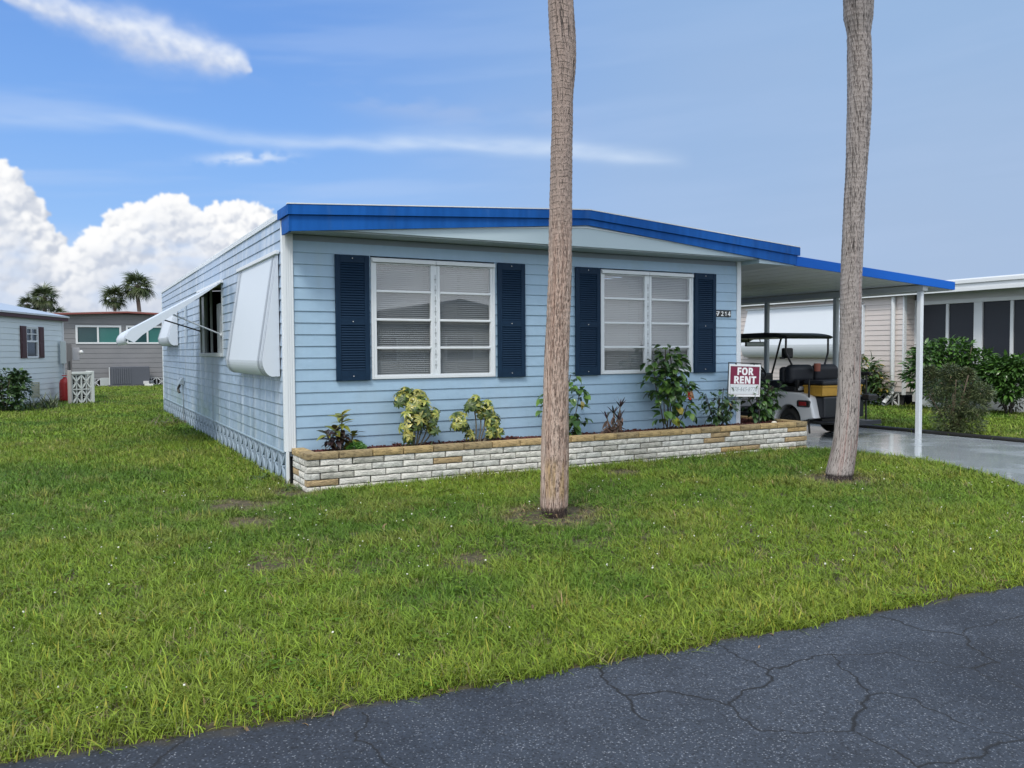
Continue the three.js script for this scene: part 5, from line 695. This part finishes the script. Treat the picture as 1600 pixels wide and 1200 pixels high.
leafyBush('wispy_shrub', 'scraggly grey green shrub with fine twigs right of the carport post', [10.98, 0, 0.42], { seed: 93, w: 0.5, h: 1.05, n: 15000, stems: 10, c0: [0.08, 0.12, 0.05], c1: [0.25, 0.28, 0.13], alt: 0.03, altC: [0.25, 0.17, 0.11], cc: 0, lift: 0.3, leaf: [leafGeo(0.075, 0.012, { n: 2, fold: 0 }), leafGeo(0.06, 0.014, { n: 2, fold: 0 })], stemMat: M([0.20, 0.15, 0.11], 0.9), lobes: [[-0.15, 0.80, -0.22, 0.24], [0.05, 0.84, 0.12, 0.24], [-0.05, 0.52, 0.0, 0.34], [0.0, 0.48, 0.36, 0.22], [-0.05, 0.24, -0.05, 0.26], [0.05, 0.20, 0.22, 0.25], [-0.1, 1.02, 0.0, 0.15], [-0.2, 1.02, -0.32, 0.11], [0.1, 0.70, 0.42, 0.16], [0.0, 1.0, 0.22, 0.10]] });
leafyBush('croton_shrub', 'yellow and green croton at the pink house corner left of the post', [15.45, 0, -4.75], { seed: 95, w: 0.42, h: 1.2, n: 620, stems: 5, c0: [0.03, 0.075, 0.018], c1: [0.09, 0.17, 0.035], alt: 0.16, altC: [0.52, 0.42, 0.09], lobes: [[0, 1.0, -0.05, 0.26], [-0.05, 0.75, 0.12, 0.30], [0, 0.5, -0.12, 0.30], [0.05, 0.55, 0.3, 0.24], [0, 0.30, 0.05, 0.24]], leaf: [leafGeo(0.19, 0.06, { n: 3, bend: 0.4 })] });
leafyBush('bare_shrub', 'nearly leafless little grey shrub in front of the porch foundation', [15.72, 0, -1.42], { seed: 96, w: 0.32, h: 0.42, n: 90, stems: 16, c0: [0.05, 0.055, 0.04], c1: [0.12, 0.12, 0.09], lobes: [[0, 0.25, 0, 0.28]] , stemMat: M([0.16, 0.14, 0.13], 0.9) });

/* ------------------------------------------------------------------ pale shed on the left (local x runs along its wall) */
{
  const an = Math.atan2(2.674, 1.093), t = thing('pale_shed', 'pale blue shed with a small window between maroon shutters on the left', 'shed', [-3.282, 0, -16.731], an);
  const cT = texC(512, 256, (u, v) => mix3([0.60, 0.67, 0.70], [0.66, 0.73, 0.75], fbm(u * 9, v * 6, 4))), pb = M(1, 0.45, { map: cT }), mar = M([0.052, 0.014, 0.018], 0.5), wh = M([0.64, 0.68, 0.71], 0.4); cT.repeat.set(0.2, 0.3);
  const cs = []; for (let k = 0; k < 15; k++) { const y = 0.10 + k * 0.155; cs.push([y, 0.155, (y > 1.28 && y < 2.1) ? [[-4, 0.60], [1.29, 2.94]] : [[-4, 2.94]]]); }
  boards(t, null, cs, pb); mesh('wall_core', [R(-4, 2.93, 0.05, 1.34, -3, -0.004), R(-4, 0.6, 1.34, 2.4, -3, -0.004), R(1.29, 2.93, 1.34, 2.4, -3, -0.004), R(0.6, 1.29, 2.19, 2.4, -3, -0.004), R(0.6, 1.29, 1.34, 2.19, -3, -0.5)], M([0.42, 0.46, 0.48], 0.8), t);
  mesh('corner_board', R(2.90, 2.98, 0.05, 2.42, -0.05, 0.03, 0.006), wh, t); mesh('fascia', R(-4.2, 3.06, 2.405, 2.50, 0.06, 0.14, 0.006), mar, t); mesh('drip_edge', R(-4.2, 3.08, 2.502, 2.545, 0.05, 0.17, 0.008), wh, t);
  const w = sub('window', t); mesh('frame', [R(0.60, 0.64, 1.32, 2.18, -0.03, 0.03, 0.004), R(1.25, 1.31, 1.32, 2.18, -0.03, 0.035, 0.004), R(0.64, 1.25, 1.30, 1.36, -0.03, 0.035, 0.004), R(0.64, 1.25, 2.15, 2.19, -0.03, 0.03, 0.004)], wh, w); mesh('glazing_bar', [R(0.64, 1.25, 1.75, 1.80, -0.02, 0.028, 0.003), R(0.92, 0.955, 1.80, 2.15, -0.02, 0.024, 0.003), R(0.64, 0.92, 1.965, 1.99, -0.02, 0.024, 0.003), R(0.955, 1.25, 1.965, 1.99, -0.02, 0.024, 0.003)], wh, w); mesh('pane', R(0.64, 1.25, 1.36, 2.15, -0.012, -0.009), M([0.03, 0.04, 0.055], 0.06), w);
  for (const x of [0.27, 1.315]) mesh('shutter', [R(x, x + 0.32, 1.31, 2.19, 0.014, 0.045, 0.005), R(x + 0.05, x + 0.27, 1.36, 1.72, 0.0455, 0.052, 0.003), R(x + 0.05, x + 0.27, 1.78, 2.14, 0.0455, 0.052, 0.003)], mar, t);
  const vs = sub('wall_vent', t); mesh('frame', [R(0.84, 1.30, 0.20, 0.23, 0.012, 0.03), R(0.84, 1.30, 0.60, 0.63, 0.012, 0.03), R(0.84, 0.87, 0.23, 0.60, 0.012, 0.03), R(1.27, 1.30, 0.23, 0.60, 0.012, 0.03)], M([0.42, 0.43, 0.32], 0.5), vs); mesh('louvres', Array.from({ length: 8 }, (_, i) => B(0.40, 0.026, 0.012, 1.07, 0.255 + i * 0.044, 0.024).rotateX(0)), M([0.50, 0.50, 0.36], 0.5), vs, 'stuff');
  { const q = [], tri = (...p) => p.forEach((v) => q.push(...v)); const E = 2.548, RY = 3.02, x0 = -4.25, x1 = 3.1, rx = 0.25, rz = -1.45, zb = -3.1, zf = 0.175, t0 = 0.02; // hipped sheet roof, two skins
    for (const d of [0, -t0]) { const A = [x0, E + d, zf], Bq = [x1, E + d, zf], C = [x1, E + d, zb], D = [x0, E + d, zb], F = [x0, RY + d, rz], G = [rx, RY + d, rz]; tri(A, Bq, G, A, G, F, Bq, C, G, C, D, F, C, F, G); }
    const g = new THREE.BufferGeometry(); g.setAttribute('position', new THREE.Float32BufferAttribute(q, 3)); g.setAttribute('uv', new THREE.Float32BufferAttribute(new Float32Array(q.length / 3 * 2), 2)); g.computeVertexNormals(); mesh('roof', g, M([0.36, 0.43, 0.52], 0.55), t); }
  mesh('wall_stub', B(0.05, 0.05, 0.05, 0.75, 0.78, 0.04, 0.01), M(0.03, 0.5), t);
}
leafyBush('leafy_shrub', 'waist high leafy green shrub against the pale shed at the photo edge', [-3.42, 0, -14.6], { seed: 97, w: 0.62, h: 0.95, n: 1300, stems: 9, c0: [0.03, 0.075, 0.022], c1: [0.10, 0.19, 0.045], lobes: [[0.12, 0.78, 0, 0.30], [0.0, 0.5, 0.1, 0.36], [0.32, 0.62, 0.1, 0.26], [-0.35, 0.7, 0, 0.34], [0.2, 0.3, 0.1, 0.30], [0.3, 0.9, 0, 0.15], [-0.4, 0.4, 0, 0.35]], leaf: [leafGeo(0.12, 0.07, { n: 3 }), leafGeo(0.10, 0.06, { n: 3, bend: 0.6 })] });
{ const r = rng(98), t = thing('spiky_plant', 'spiky grey green clump of strap leaves beside the shed vent', 'plant', [-2.62, 0, -15.1]), m = [leafMat([0.12, 0.16, 0.085]), leafMat([0.17, 0.20, 0.11]), leafMat([0.08, 0.115, 0.06])], g = leafGeo(0.62, 0.035, { n: 5, bend: 0.3, shape: (q) => 1 - q * q * 0.92 }); for (let i = 0; i < 75; i++) { const a = r() * 6.283; setM(mesh('leaf', g, pick(r, m), t), leafM([(r() - 0.5) * 0.6, 0, (r() - 0.5) * 0.3], [Math.cos(a), 0.7 + 1.8 * r(), Math.sin(a) * 0.6], r() - 0.5, 0.55 + 0.5 * r())); } }
// screen-block enclosure, gas bottle, meter post
{
  const t = thing('block_enclosure', 'small white pierced concrete block enclosure in front of the grey house', 'block screen', [-1.73, 0, -17.1], 0.30), bm = M([0.58, 0.62, 0.60], 0.8), blk = screenBlock(0.25, 0.41, 0.10);
  for (const [x, y] of [[-0.126, 0.215], [0.126, 0.215], [-0.126, 0.63], [0.126, 0.63]]) { const m = mesh('screen_block', blk, bm, t); m.position.set(x, y, 0); }
  mesh('top_slab', B(0.52, 0.07, 0.14, 0.0, 0.88, 0, 0.01), bm, t); mesh('end_post', [R(0.257, 0.335, 0, 0.93, -0.4, 0.06, 0.01)], bm, t); mesh('end_post', R(-0.33, -0.262, 0, 0.96, -0.08, 0.07, 0.01), M([0.42, 0.40, 0.38], 0.85), t); mesh('back_panel', R(-0.25, 0.25, 0.02, 0.84, -0.30, -0.28), M(0.015, 0.9), t);
  const gas = thing('gas_bottle', 'red gas bottle standing between the shed corner and the block enclosure', 'gas bottle', [-2.13, 0, -18.6]), red = M([0.35, 0.02, 0.02], 0.4); mesh('body', new THREE.LatheGeometry([[0, 0.02], [0.14, 0.02], [0.155, 0.08], [0.155, 0.55], [0.12, 0.66], [0.05, 0.70], [0.04, 0.74], [0, 0.74]].map((p) => new THREE.Vector2(...p)), 24), red, gas); mesh('collar', new THREE.TorusGeometry(0.07, 0.015, 6, 20).rotateX(Math.PI / 2).translate(0, 0.78, 0), red, gas);
  const mp = thing('meter_post', 'grey wooden post with utility boxes between shed and grey house', 'utility post', [-2.08, 0, -19.2]); mesh('post', R(0.02, 0.15, 0, 1.72, -0.06, 0.06, 0.01), M([0.27, 0.25, 0.24], 0.9), mp); mesh('meter_box', R(-0.16, 0.0, 1.12, 1.80, -0.02, 0.12, 0.015), M([0.50, 0.56, 0.56], 0.5), mp); mesh('meter_box', R(0.17, 0.36, 1.22, 1.60, -0.05, 0.10, 0.015), M([0.40, 0.40, 0.42], 0.5), mp); mesh('lamp_head', new THREE.SphereGeometry(0.06, 14, 10).translate(0.40, 1.47, 0.12), M([0.75, 0.75, 0.73], 0.4), mp); mesh('conduit', cyl([0.08, 0.2, 0.09], [0.08, 1.2, 0.09], 0.02), M(0.08, 0.6), mp);
}
/* ------------------------------------------------------------------ grey house at the back */
{
  const t = thing('grey_house', 'grey sided house with wide white windows and red roof edge behind the lawn', 'house', [0, 0, -30.2]);
  const gT = texC(256, 256, (u, v) => mix3([0.175, 0.18, 0.19], [0.225, 0.225, 0.235], fbm(u * 9, v * 9, 4))), gm = M(1, 0.5, { map: gT }), wh = M([0.66, 0.69, 0.71], 0.4), teal = M([0.025, 0.065, 0.070], 0.08), tealL = M([0.05, 0.17, 0.155], 0.1); gT.repeat.set(0.2, 0.2);
  const cs = [], q = 0.21; for (let k = 0; k < 13; k++) { const y = 0.38 + k * q; cs.push([y, q, y > 1.75 && y < 2.6 ? [[-5, -1.70], [0.02, 0.22], [1.96, 6]] : [[-5, 6]]]); } boards(t, null, cs, gm);
  mesh('wall_core', [R(-5, 6, 0.3, 1.84, -6, -0.004), R(-5, -1.7, 1.84, 2.62, -6, -0.004), R(0.02, 0.22, 1.84, 2.62, -6, -0.004), R(1.96, 6, 1.84, 2.62, -6, -0.004), R(-5, 6, 2.62, 3.02, -6, -0.004)], M([0.2, 0.2, 0.21], 0.8), t);
  for (const [a, b] of [[-1.72, 0.03], [0.21, 1.97]]) { const w = sub('window', t), m = (a + b) / 2 - 0.03; mesh('frame', [R(a, b, 1.83, 1.90, -0.06, 0.035, 0.006), R(a, b, 2.54, 2.62, -0.06, 0.035, 0.006), R(a, a + 0.08, 1.90, 2.54, -0.06, 0.035, 0.006), R(b - 0.08, b, 1.90, 2.54, -0.06, 0.035, 0.006), R(m - 0.035, m + 0.035, 1.90, 2.54, -0.05, 0.03, 0.005)], wh, w); mesh('pane', R(a + 0.08, m - 0.035, 1.90, 2.54, -0.03, -0.02), teal, w); mesh('pane', R(m + 0.035, b - 0.08, 1.90, 2.54, -0.03, -0.02), tealL, w); }
  mesh('roof', prism([[-5.3, 2.93], [0.25, 3.17], [6.3, 2.93], [6.3, 3.0], [0.25, 3.235], [-5.3, 3.0]], 6.3).translate(0, 0, -6), M([0.5, 0.5, 0.5], 0.6), t); mesh('roof_trim', prism([[-5.32, 2.91], [0.25, 3.15], [6.32, 2.91], [6.32, 2.985], [0.25, 3.22], [-5.32, 2.985]], 0.04).translate(0, 0, 0.302), M([0.22, 0.065, 0.055], 0.5), t);
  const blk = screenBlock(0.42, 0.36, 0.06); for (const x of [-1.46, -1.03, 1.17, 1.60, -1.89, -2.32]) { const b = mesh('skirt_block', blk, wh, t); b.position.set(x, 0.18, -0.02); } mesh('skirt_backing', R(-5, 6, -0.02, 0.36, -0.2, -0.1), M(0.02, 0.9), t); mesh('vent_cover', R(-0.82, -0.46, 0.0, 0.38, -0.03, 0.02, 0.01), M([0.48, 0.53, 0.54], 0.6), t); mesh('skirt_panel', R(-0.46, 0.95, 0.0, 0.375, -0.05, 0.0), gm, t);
  const ac = thing('air_conditioner', 'large grey air conditioning unit on a slab by the grey house', 'air conditioner', [0.28, 0, -29.65]), am = M([0.085, 0.093, 0.115], 0.5); mesh('body', R(-0.76, 0.76, 0.08, 0.86, -0.35, 0.35, 0.02), am, ac); mesh('slab', R(-0.85, 0.9, -0.02, 0.078, -0.42, 0.42, 0.01), M([0.12, 0.12, 0.12], 0.9), ac); for (let i = 0; i < 9; i++) mesh('grille_bar', R(-0.68 + i * 0.082, -0.645 + i * 0.082, 0.14, 0.80, 0.352, 0.375, 0.004), M([0.12, 0.13, 0.155], 0.45), ac); mesh('label_plate', R(0.50, 0.72, 0.12, 0.24, 0.352, 0.36), M([0.55, 0.55, 0.55], 0.5), ac); mesh('pipe', R(-0.80, -0.775, 0.1, 0.84, 0.1, 0.34, 0.005), wh, ac);
  const bk = mesh('paver_block', B(0.34, 0.12, 0.2, 0, 0, 0, 0.02), M([0.6, 0.62, 0.58], 0.8)); bk.position.set(0.98, 0.06, -29.1); tag(bk, 'white concrete block lying on the grass below the air conditioner', 'block');
}

strapClump('green weed tuft at the foot of the white corner post by the skirting', [-0.12, 0, -0.35], 60, 0.24, 61, [[0.06, 0.12, 0.03], [0.10, 0.16, 0.04], [0.04, 0.08, 0.025]], 'weed_tuft', 0.14, 0.9);
strapClump('brown dried weeds under the dryer vent at the far skirting', [-0.12, 0, -8.5], 90, 0.34, 62, [[0.12, 0.085, 0.05], [0.16, 0.12, 0.07], [0.07, 0.06, 0.03]], 'weed_tuft', 0.55, 1.2);
strapClump('dark weeds halfway along the blue lattice skirting', [-0.10, 0, -3.4], 60, 0.20, 63, [[0.045, 0.085, 0.025], [0.08, 0.11, 0.035]], 'weed_tuft', 0.5, 1.0);
strapClump('weeds creeping against the left end of the stone planter', [-0.03, 0, 0.42], 46, 0.15, 64, [[0.06, 0.12, 0.03], [0.09, 0.15, 0.035]], 'weed_tuft', 0.10, 0.8);
{ // dead leaves and palm fibre on the grass and along the road
  const r = rng(66), N = 170, g = leafGeo(0.07, 0.03, { n: 3, bend: 0.6, fold: 0.5 }), im = new THREE.InstancedMesh(g, M(1, 0.85), N), m = new THREE.Matrix4(), e = new THREE.Euler(), q = new THREE.Quaternion(), c = new THREE.Color(); im.name = 'leaf_litter'; im.castShadow = im.receiveShadow = true;
  for (let i = 0; i < N; i++) { const k = i % 4; let x, z, y = 0.045; if (k === 0) { x = lerp(-3, 4, r()); z = roadEdge(x) + lerp(-0.1, 0.25, r() * r()); y = 0.012; } else if (k === 3) { x = lerp(-4, 6.5, r()); z = lerp(0.9, 5.4, r()); } else { const p = k === 1 ? [1.614, 2.907] : [5.316, 2.798], a = r() * 6.283, d = 0.18 + 0.5 * r(); x = p[0] + Math.cos(a) * d; z = p[1] + Math.sin(a) * d; y = 0.025; } e.set((r() - 0.5) * 0.5, r() * 6.283, (r() - 0.5) * 0.5); const s = 0.35 + 0.7 * r(); m.compose(new THREE.Vector3(x, y, z), q.setFromEuler(e), new THREE.Vector3(s * 0.7, s, s)); im.setMatrixAt(i, m); c.setRGB(...mix3([0.10, 0.065, 0.035], [0.30, 0.21, 0.11], r())); im.setColorAt(i, c); }
  scene.add(im); tag(im, 'scattered dead brown leaves on the lawn and the road edge', 'leaf litter', null, 'stuff');
}
/* ------------------------------------------------------------------ across the street, mirrored in the panes */
{
  const t = thing('beige_home', 'beige home with a low dark roof across the street, mirrored in the window panes', 'house', [13, 0, 24]), be = M([0.46, 0.42, 0.35], 0.6), rf = M([0.06, 0.06, 0.065], 0.8), wh = M([0.65, 0.66, 0.66], 0.5);
  mesh('wall', [R(-5.5, 5.5, 0, 2.5, 0, 9)], be, t); mesh('roof', prism([[-6.1, 2.48], [6.1, 2.48], [6.1, 2.6], [0, 3.7], [-6.1, 2.6]], 10).translate(0, 0, -0.6), rf, t); for (const x of [-3.4, 0.2, 3.6]) { mesh('window_frame', R(x - 0.7, x + 0.7, 0.95, 2.15, -0.06, -0.002, 0.01), wh, t); mesh('pane', R(x - 0.62, x + 0.62, 1.03, 2.07, -0.075, -0.062), M([0.02, 0.025, 0.03], 0.05), t); }
}
/* ------------------------------------------------------------------ lawn */
{
  const r = rng(301), camP = camera.position, fwdAz = 0.4975;
  camera.updateMatrixWorld(true); const inv = camera.matrixWorld.clone().invert(), v3 = new THREE.Vector3();
  const palm = [[1.614, 2.907], [5.316, 2.798]];
  function lawn(x, z) { // 1 where grass grows
    if (z > roadEdge(x) + 0.012 + (fbm(x * 4, 3, 4) - 0.5) * 0.075) return 0;
    if (x > 0.0 && x < 7.34 && z < 0.63 && z > -12.7) return 0; if (x > 6.5 && x < 10.44 && z < 0.7 && z > -10.5) return 0;
    if (z > 0.3 && x > driveL(z) - 0.01 && x < 10.44) return 0; if (x > 15.85 && z < -4) return 0; if (x > 16.2) return 0;
    const u = (x + 3.282) * 0.378 + (z + 16.731) * -0.926, n = (x + 3.282) * 0.926 + (z + 16.731) * 0.378; if (n < 0.0 && n > -3 && u < 2.95 && u > -4) return 0; if (z < -30.15) return 0;
    return 1;
  }
  // a tuft of curved blades; w and n grow coarser with distance
  function tuft(n, L, w, seg, spread, seed) {
    const q = rng(seed), pos = [], idx = [], col = []; let base = 0;
    for (let b = 0; b < n; b++) {
      const a = q() * 6.283, lean = 0.25 + 1.15 * q(), len = L * (0.45 + 0.75 * q()), ox = (q() - 0.5) * spread, oz = (q() - 0.5) * spread, sa = a + (q() - 0.5) * 1.2, sx = -Math.sin(sa), sz = Math.cos(sa), hw = w * (0.6 + 0.6 * q()) / 2, k = 0.6 + 0.75 * q(), yel = q();
      for (let i = 0; i <= seg; i++) { const t = i / seg, out = lean * len * (0.25 * t + 0.75 * t * t) * 0.85, up = len * (t - 0.42 * lean * t * t * 0.8), W = hw * (1 - Math.pow(t, 2.2) * 0.92); const cx = ox + Math.cos(a) * out, cz = oz + Math.sin(a) * out; pos.push(cx - sx * W, up, cz - sz * W, cx + sx * W, up + W * 0.3, cz + sz * W); const c = yel > 0.955 ? [1.7, 1.2, 1.6] : yel > 0.75 ? [k * 1.2, k * 1.1, k] : [k, k, k]; col.push(...c, ...c); if (i) { const A = base + (i - 1) * 2; idx.push(A, A + 1, A + 2, A + 2, A + 1, A + 3); } }
      base += (seg + 1) * 2;
    }
    const g = new THREE.BufferGeometry(); g.setAttribute('position', new THREE.Float32BufferAttribute(pos, 3)); g.setAttribute('color', new THREE.Float32BufferAttribute(col, 3)); g.setIndex(idx); g.computeVertexNormals(); return g;
  }
  const gm = M(1, 0.62, { vertexColors: true, transmission: 0.3, thickness: 0, specularIntensity: 0.45 });
  const kinds = { near: [0, 1, 2, 3, 4].map((i) => tuft(13, 0.075, 0.0056, 4, 0.085, 400 + i)), mid: [0, 1, 2].map((i) => tuft(15, 0.085, 0.0085, 3, 0.14, 420 + i)), far: [0, 1].map((i) => tuft(14, 0.085, 0.014, 2, 0.22, 440 + i)) };
  const items = { near: [[], [], [], [], []], mid: [[], [], []], far: [[], []] };
  const bands = [[2.3, 5.2, 1250, 'near'], [5.2, 9, 760, 'near'], [9, 15, 400, 'mid'], [15, 24, 170, 'far'], [24, 40, 75, 'far']];
  const azA = fwdAz - 0.86, azB = fwdAz + 0.80;
  for (const [r0, r1, dens, kind] of bands) {
    const N = Math.round(0.5 * (r1 * r1 - r0 * r0) * (azB - azA) * dens);
    for (let i = 0; i < N; i++) {
      const R0 = Math.sqrt(lerp(r0 * r0, r1 * r1, r())), a = lerp(azA, azB, r()), x = camP.x + Math.sin(a) * R0, z = camP.z - Math.cos(a) * R0; if (!lawn(x, z)) continue;
      let keep = 0.68 + 0.5 * sst(0.3, 0.6, fbm(x * 1.3, z * 1.3, 3)), dry = 0; for (const [px, pz] of palm) { const d = Math.hypot(x - px, z - pz); const w = sst(0.62, 0.2, d + (fbm(x * 5, z * 5, 3) - 0.5) * 0.3); keep *= 1 - 0.85 * w; dry = Math.max(dry, w); }
      for (const [px, pz, rad] of [[-0.62, 1.05, 0.42], [-0.15, 0.55, 0.4], [-0.75, 1.9, 0.3], [0.35, 3.9, 0.25], [-0.9, 3.4, 0.22], [3.6, 1.2, 0.35]]) { const w = sst(rad, rad * 0.3, Math.hypot(x - px, (z - pz)) + (fbm(x * 6, z * 6, 3) - 0.5) * 0.4); keep *= 1 - 0.8 * w; dry = Math.max(dry, w * 0.8); }
      if (r() > keep) continue;
      const set = items[kind]; const e = roadEdge(x) - z; set[Math.floor(r() * set.length)].push([x, z, dry, e]);
    }
  }
  const root = new THREE.Group(); root.name = 'lawn_grass'; scene.add(root); tag(root, 'short green lawn grass around the homes and up to the road', 'grass', null, 'stuff');
  const mt = new THREE.Matrix4(), qt = new THREE.Quaternion(), eu = new THREE.Euler(), cl = new THREE.Color();
  let total = 0;
  for (const kind of Object.keys(items)) items[kind].forEach((list, k) => {
    const im = new THREE.InstancedMesh(kinds[kind][k], gm, list.length); im.name = 'grass_tuft'; im.userData.kind = 'stuff'; im.castShadow = im.receiveShadow = true; total += list.length;
    list.forEach(([x, z, dry, e], i) => {
      const p = fbm(x * 0.8 + 40, z * 0.8, 4), p2 = fbm(x * 2.6, z * 2.6 + 11, 3), s = (0.62 + 0.55 * r()) * (0.75 + 0.5 * p2) * (1 - 0.4 * dry) * (kind === 'near' ? 0.95 : 1.0);
      eu.set((r() - 0.5) * 0.35, r() * 6.283, (r() - 0.5) * 0.35); mt.compose(v3.set(x, -0.004, z), qt.setFromEuler(eu), new THREE.Vector3(s * 1.1, s * (0.8 + 0.4 * r()), s * 1.1)); im.setMatrixAt(i, mt);
      let c = mix3([0.096, 0.190, 0.020], [0.168, 0.258, 0.026], sst(0.30, 0.68, p)); c = mix3(c, [0.215, 0.245, 0.048], 0.6 * sst(0.50, 0.74, p2)); c = mix3(c, [0.205, 0.270, 0.026], 0.55 * sst(1.3, 0.1, e)); c = mix3(c, [0.188, 0.268, 0.028], 0.5 * sst(2.5, 4.5, z) * sst(0.3, 0.6, p2)); c = mix3(c, [0.27, 0.235, 0.12], clamp(dry * 0.75 + (r() < 0.035 ? 0.8 : 0))); const kk = 0.86 + 0.5 * r(); im.setColorAt(i, cl.setRGB(c[0] * kk, c[1] * kk, c[2] * kk));
    });
    root.add(im);
  });
  // broad-leaved weeds
  const rosette = (sd) => { const q = rng(sd), g = []; for (let i = 0; i < 9; i++) { const a = q() * 6.283, R0 = 0.012 + 0.045 * q(); g.push(leafGeo(0.026, 0.022, { n: 2, bend: 0.3, fold: 0.15 }).applyMatrix4(leafM([Math.cos(a) * R0, 0.035 + 0.03 * q(), Math.sin(a) * R0], [Math.cos(a), 0.15, Math.sin(a)], 0, 0.7 + 0.6 * q()))); } return merge(g); };
  const wd = new THREE.Group(); wd.name = 'clover_weeds'; scene.add(wd); tag(wd, 'small round leaved weeds scattered through the front lawn', 'weeds', null, 'stuff'); const wm = M(1, 0.7, { transmission: 0.3, thickness: 0, specularIntensity: 0.3 });
  for (let k = 0; k < 2; k++) { const L = []; while (L.length < 420) { const R0 = Math.sqrt(lerp(2.6 * 2.6, 81, r())), a = lerp(azA, azB, r()), x = camP.x + Math.sin(a) * R0, z = camP.z - Math.cos(a) * R0; if (lawn(x, z) && r() < sst(0.47, 0.66, fbm(x * 1.1 + 90, z * 1.1, 4)) * 0.5 + 0.1) L.push([x, z]); } const im = new THREE.InstancedMesh(rosette(500 + k), wm, L.length); im.name = 'weed_rosette'; im.userData.kind = 'stuff'; L.forEach(([x, z], i) => { eu.set(0, r() * 6.283, 0); const q = 0.5 + 0.6 * r(); mt.compose(v3.set(x, 0, z), qt.setFromEuler(eu), new THREE.Vector3(q, q * 0.9, q)); im.setMatrixAt(i, mt); cl.setRGB(...mix3([0.085, 0.175, 0.012], [0.15, 0.25, 0.016], r())); im.setColorAt(i, cl); }); wd.add(im); }
  // tiny white flowers and fallen bits
  const fl = new THREE.InstancedMesh(new THREE.IcosahedronGeometry(0.0058, 0), M([0.66, 0.66, 0.60], 0.8), 300); fl.name = 'white_flowers'; let n = 0; while (n < 300) { const x = lerp(-5.5, 6.5, r()), z = lerp(0.2, 5.6, r()); if (!lawn(x, z) || r() > sst(0.42, 0.66, fbm(x * 1.7, z * 1.7 + 60, 3)) + 0.04) continue; eu.set(r() * 3, r() * 6, r() * 3); const q = 0.5 + 0.9 * r(); mt.compose(v3.set(x, 0.05 + 0.03 * r(), z), qt.setFromEuler(eu), new THREE.Vector3(q, q * 0.6, q)); fl.setMatrixAt(n++, mt); } scene.add(fl); tag(fl, 'tiny white flowers dotted over the lawn', 'flowers', null, 'stuff');
}
renderer.render(scene, camera);
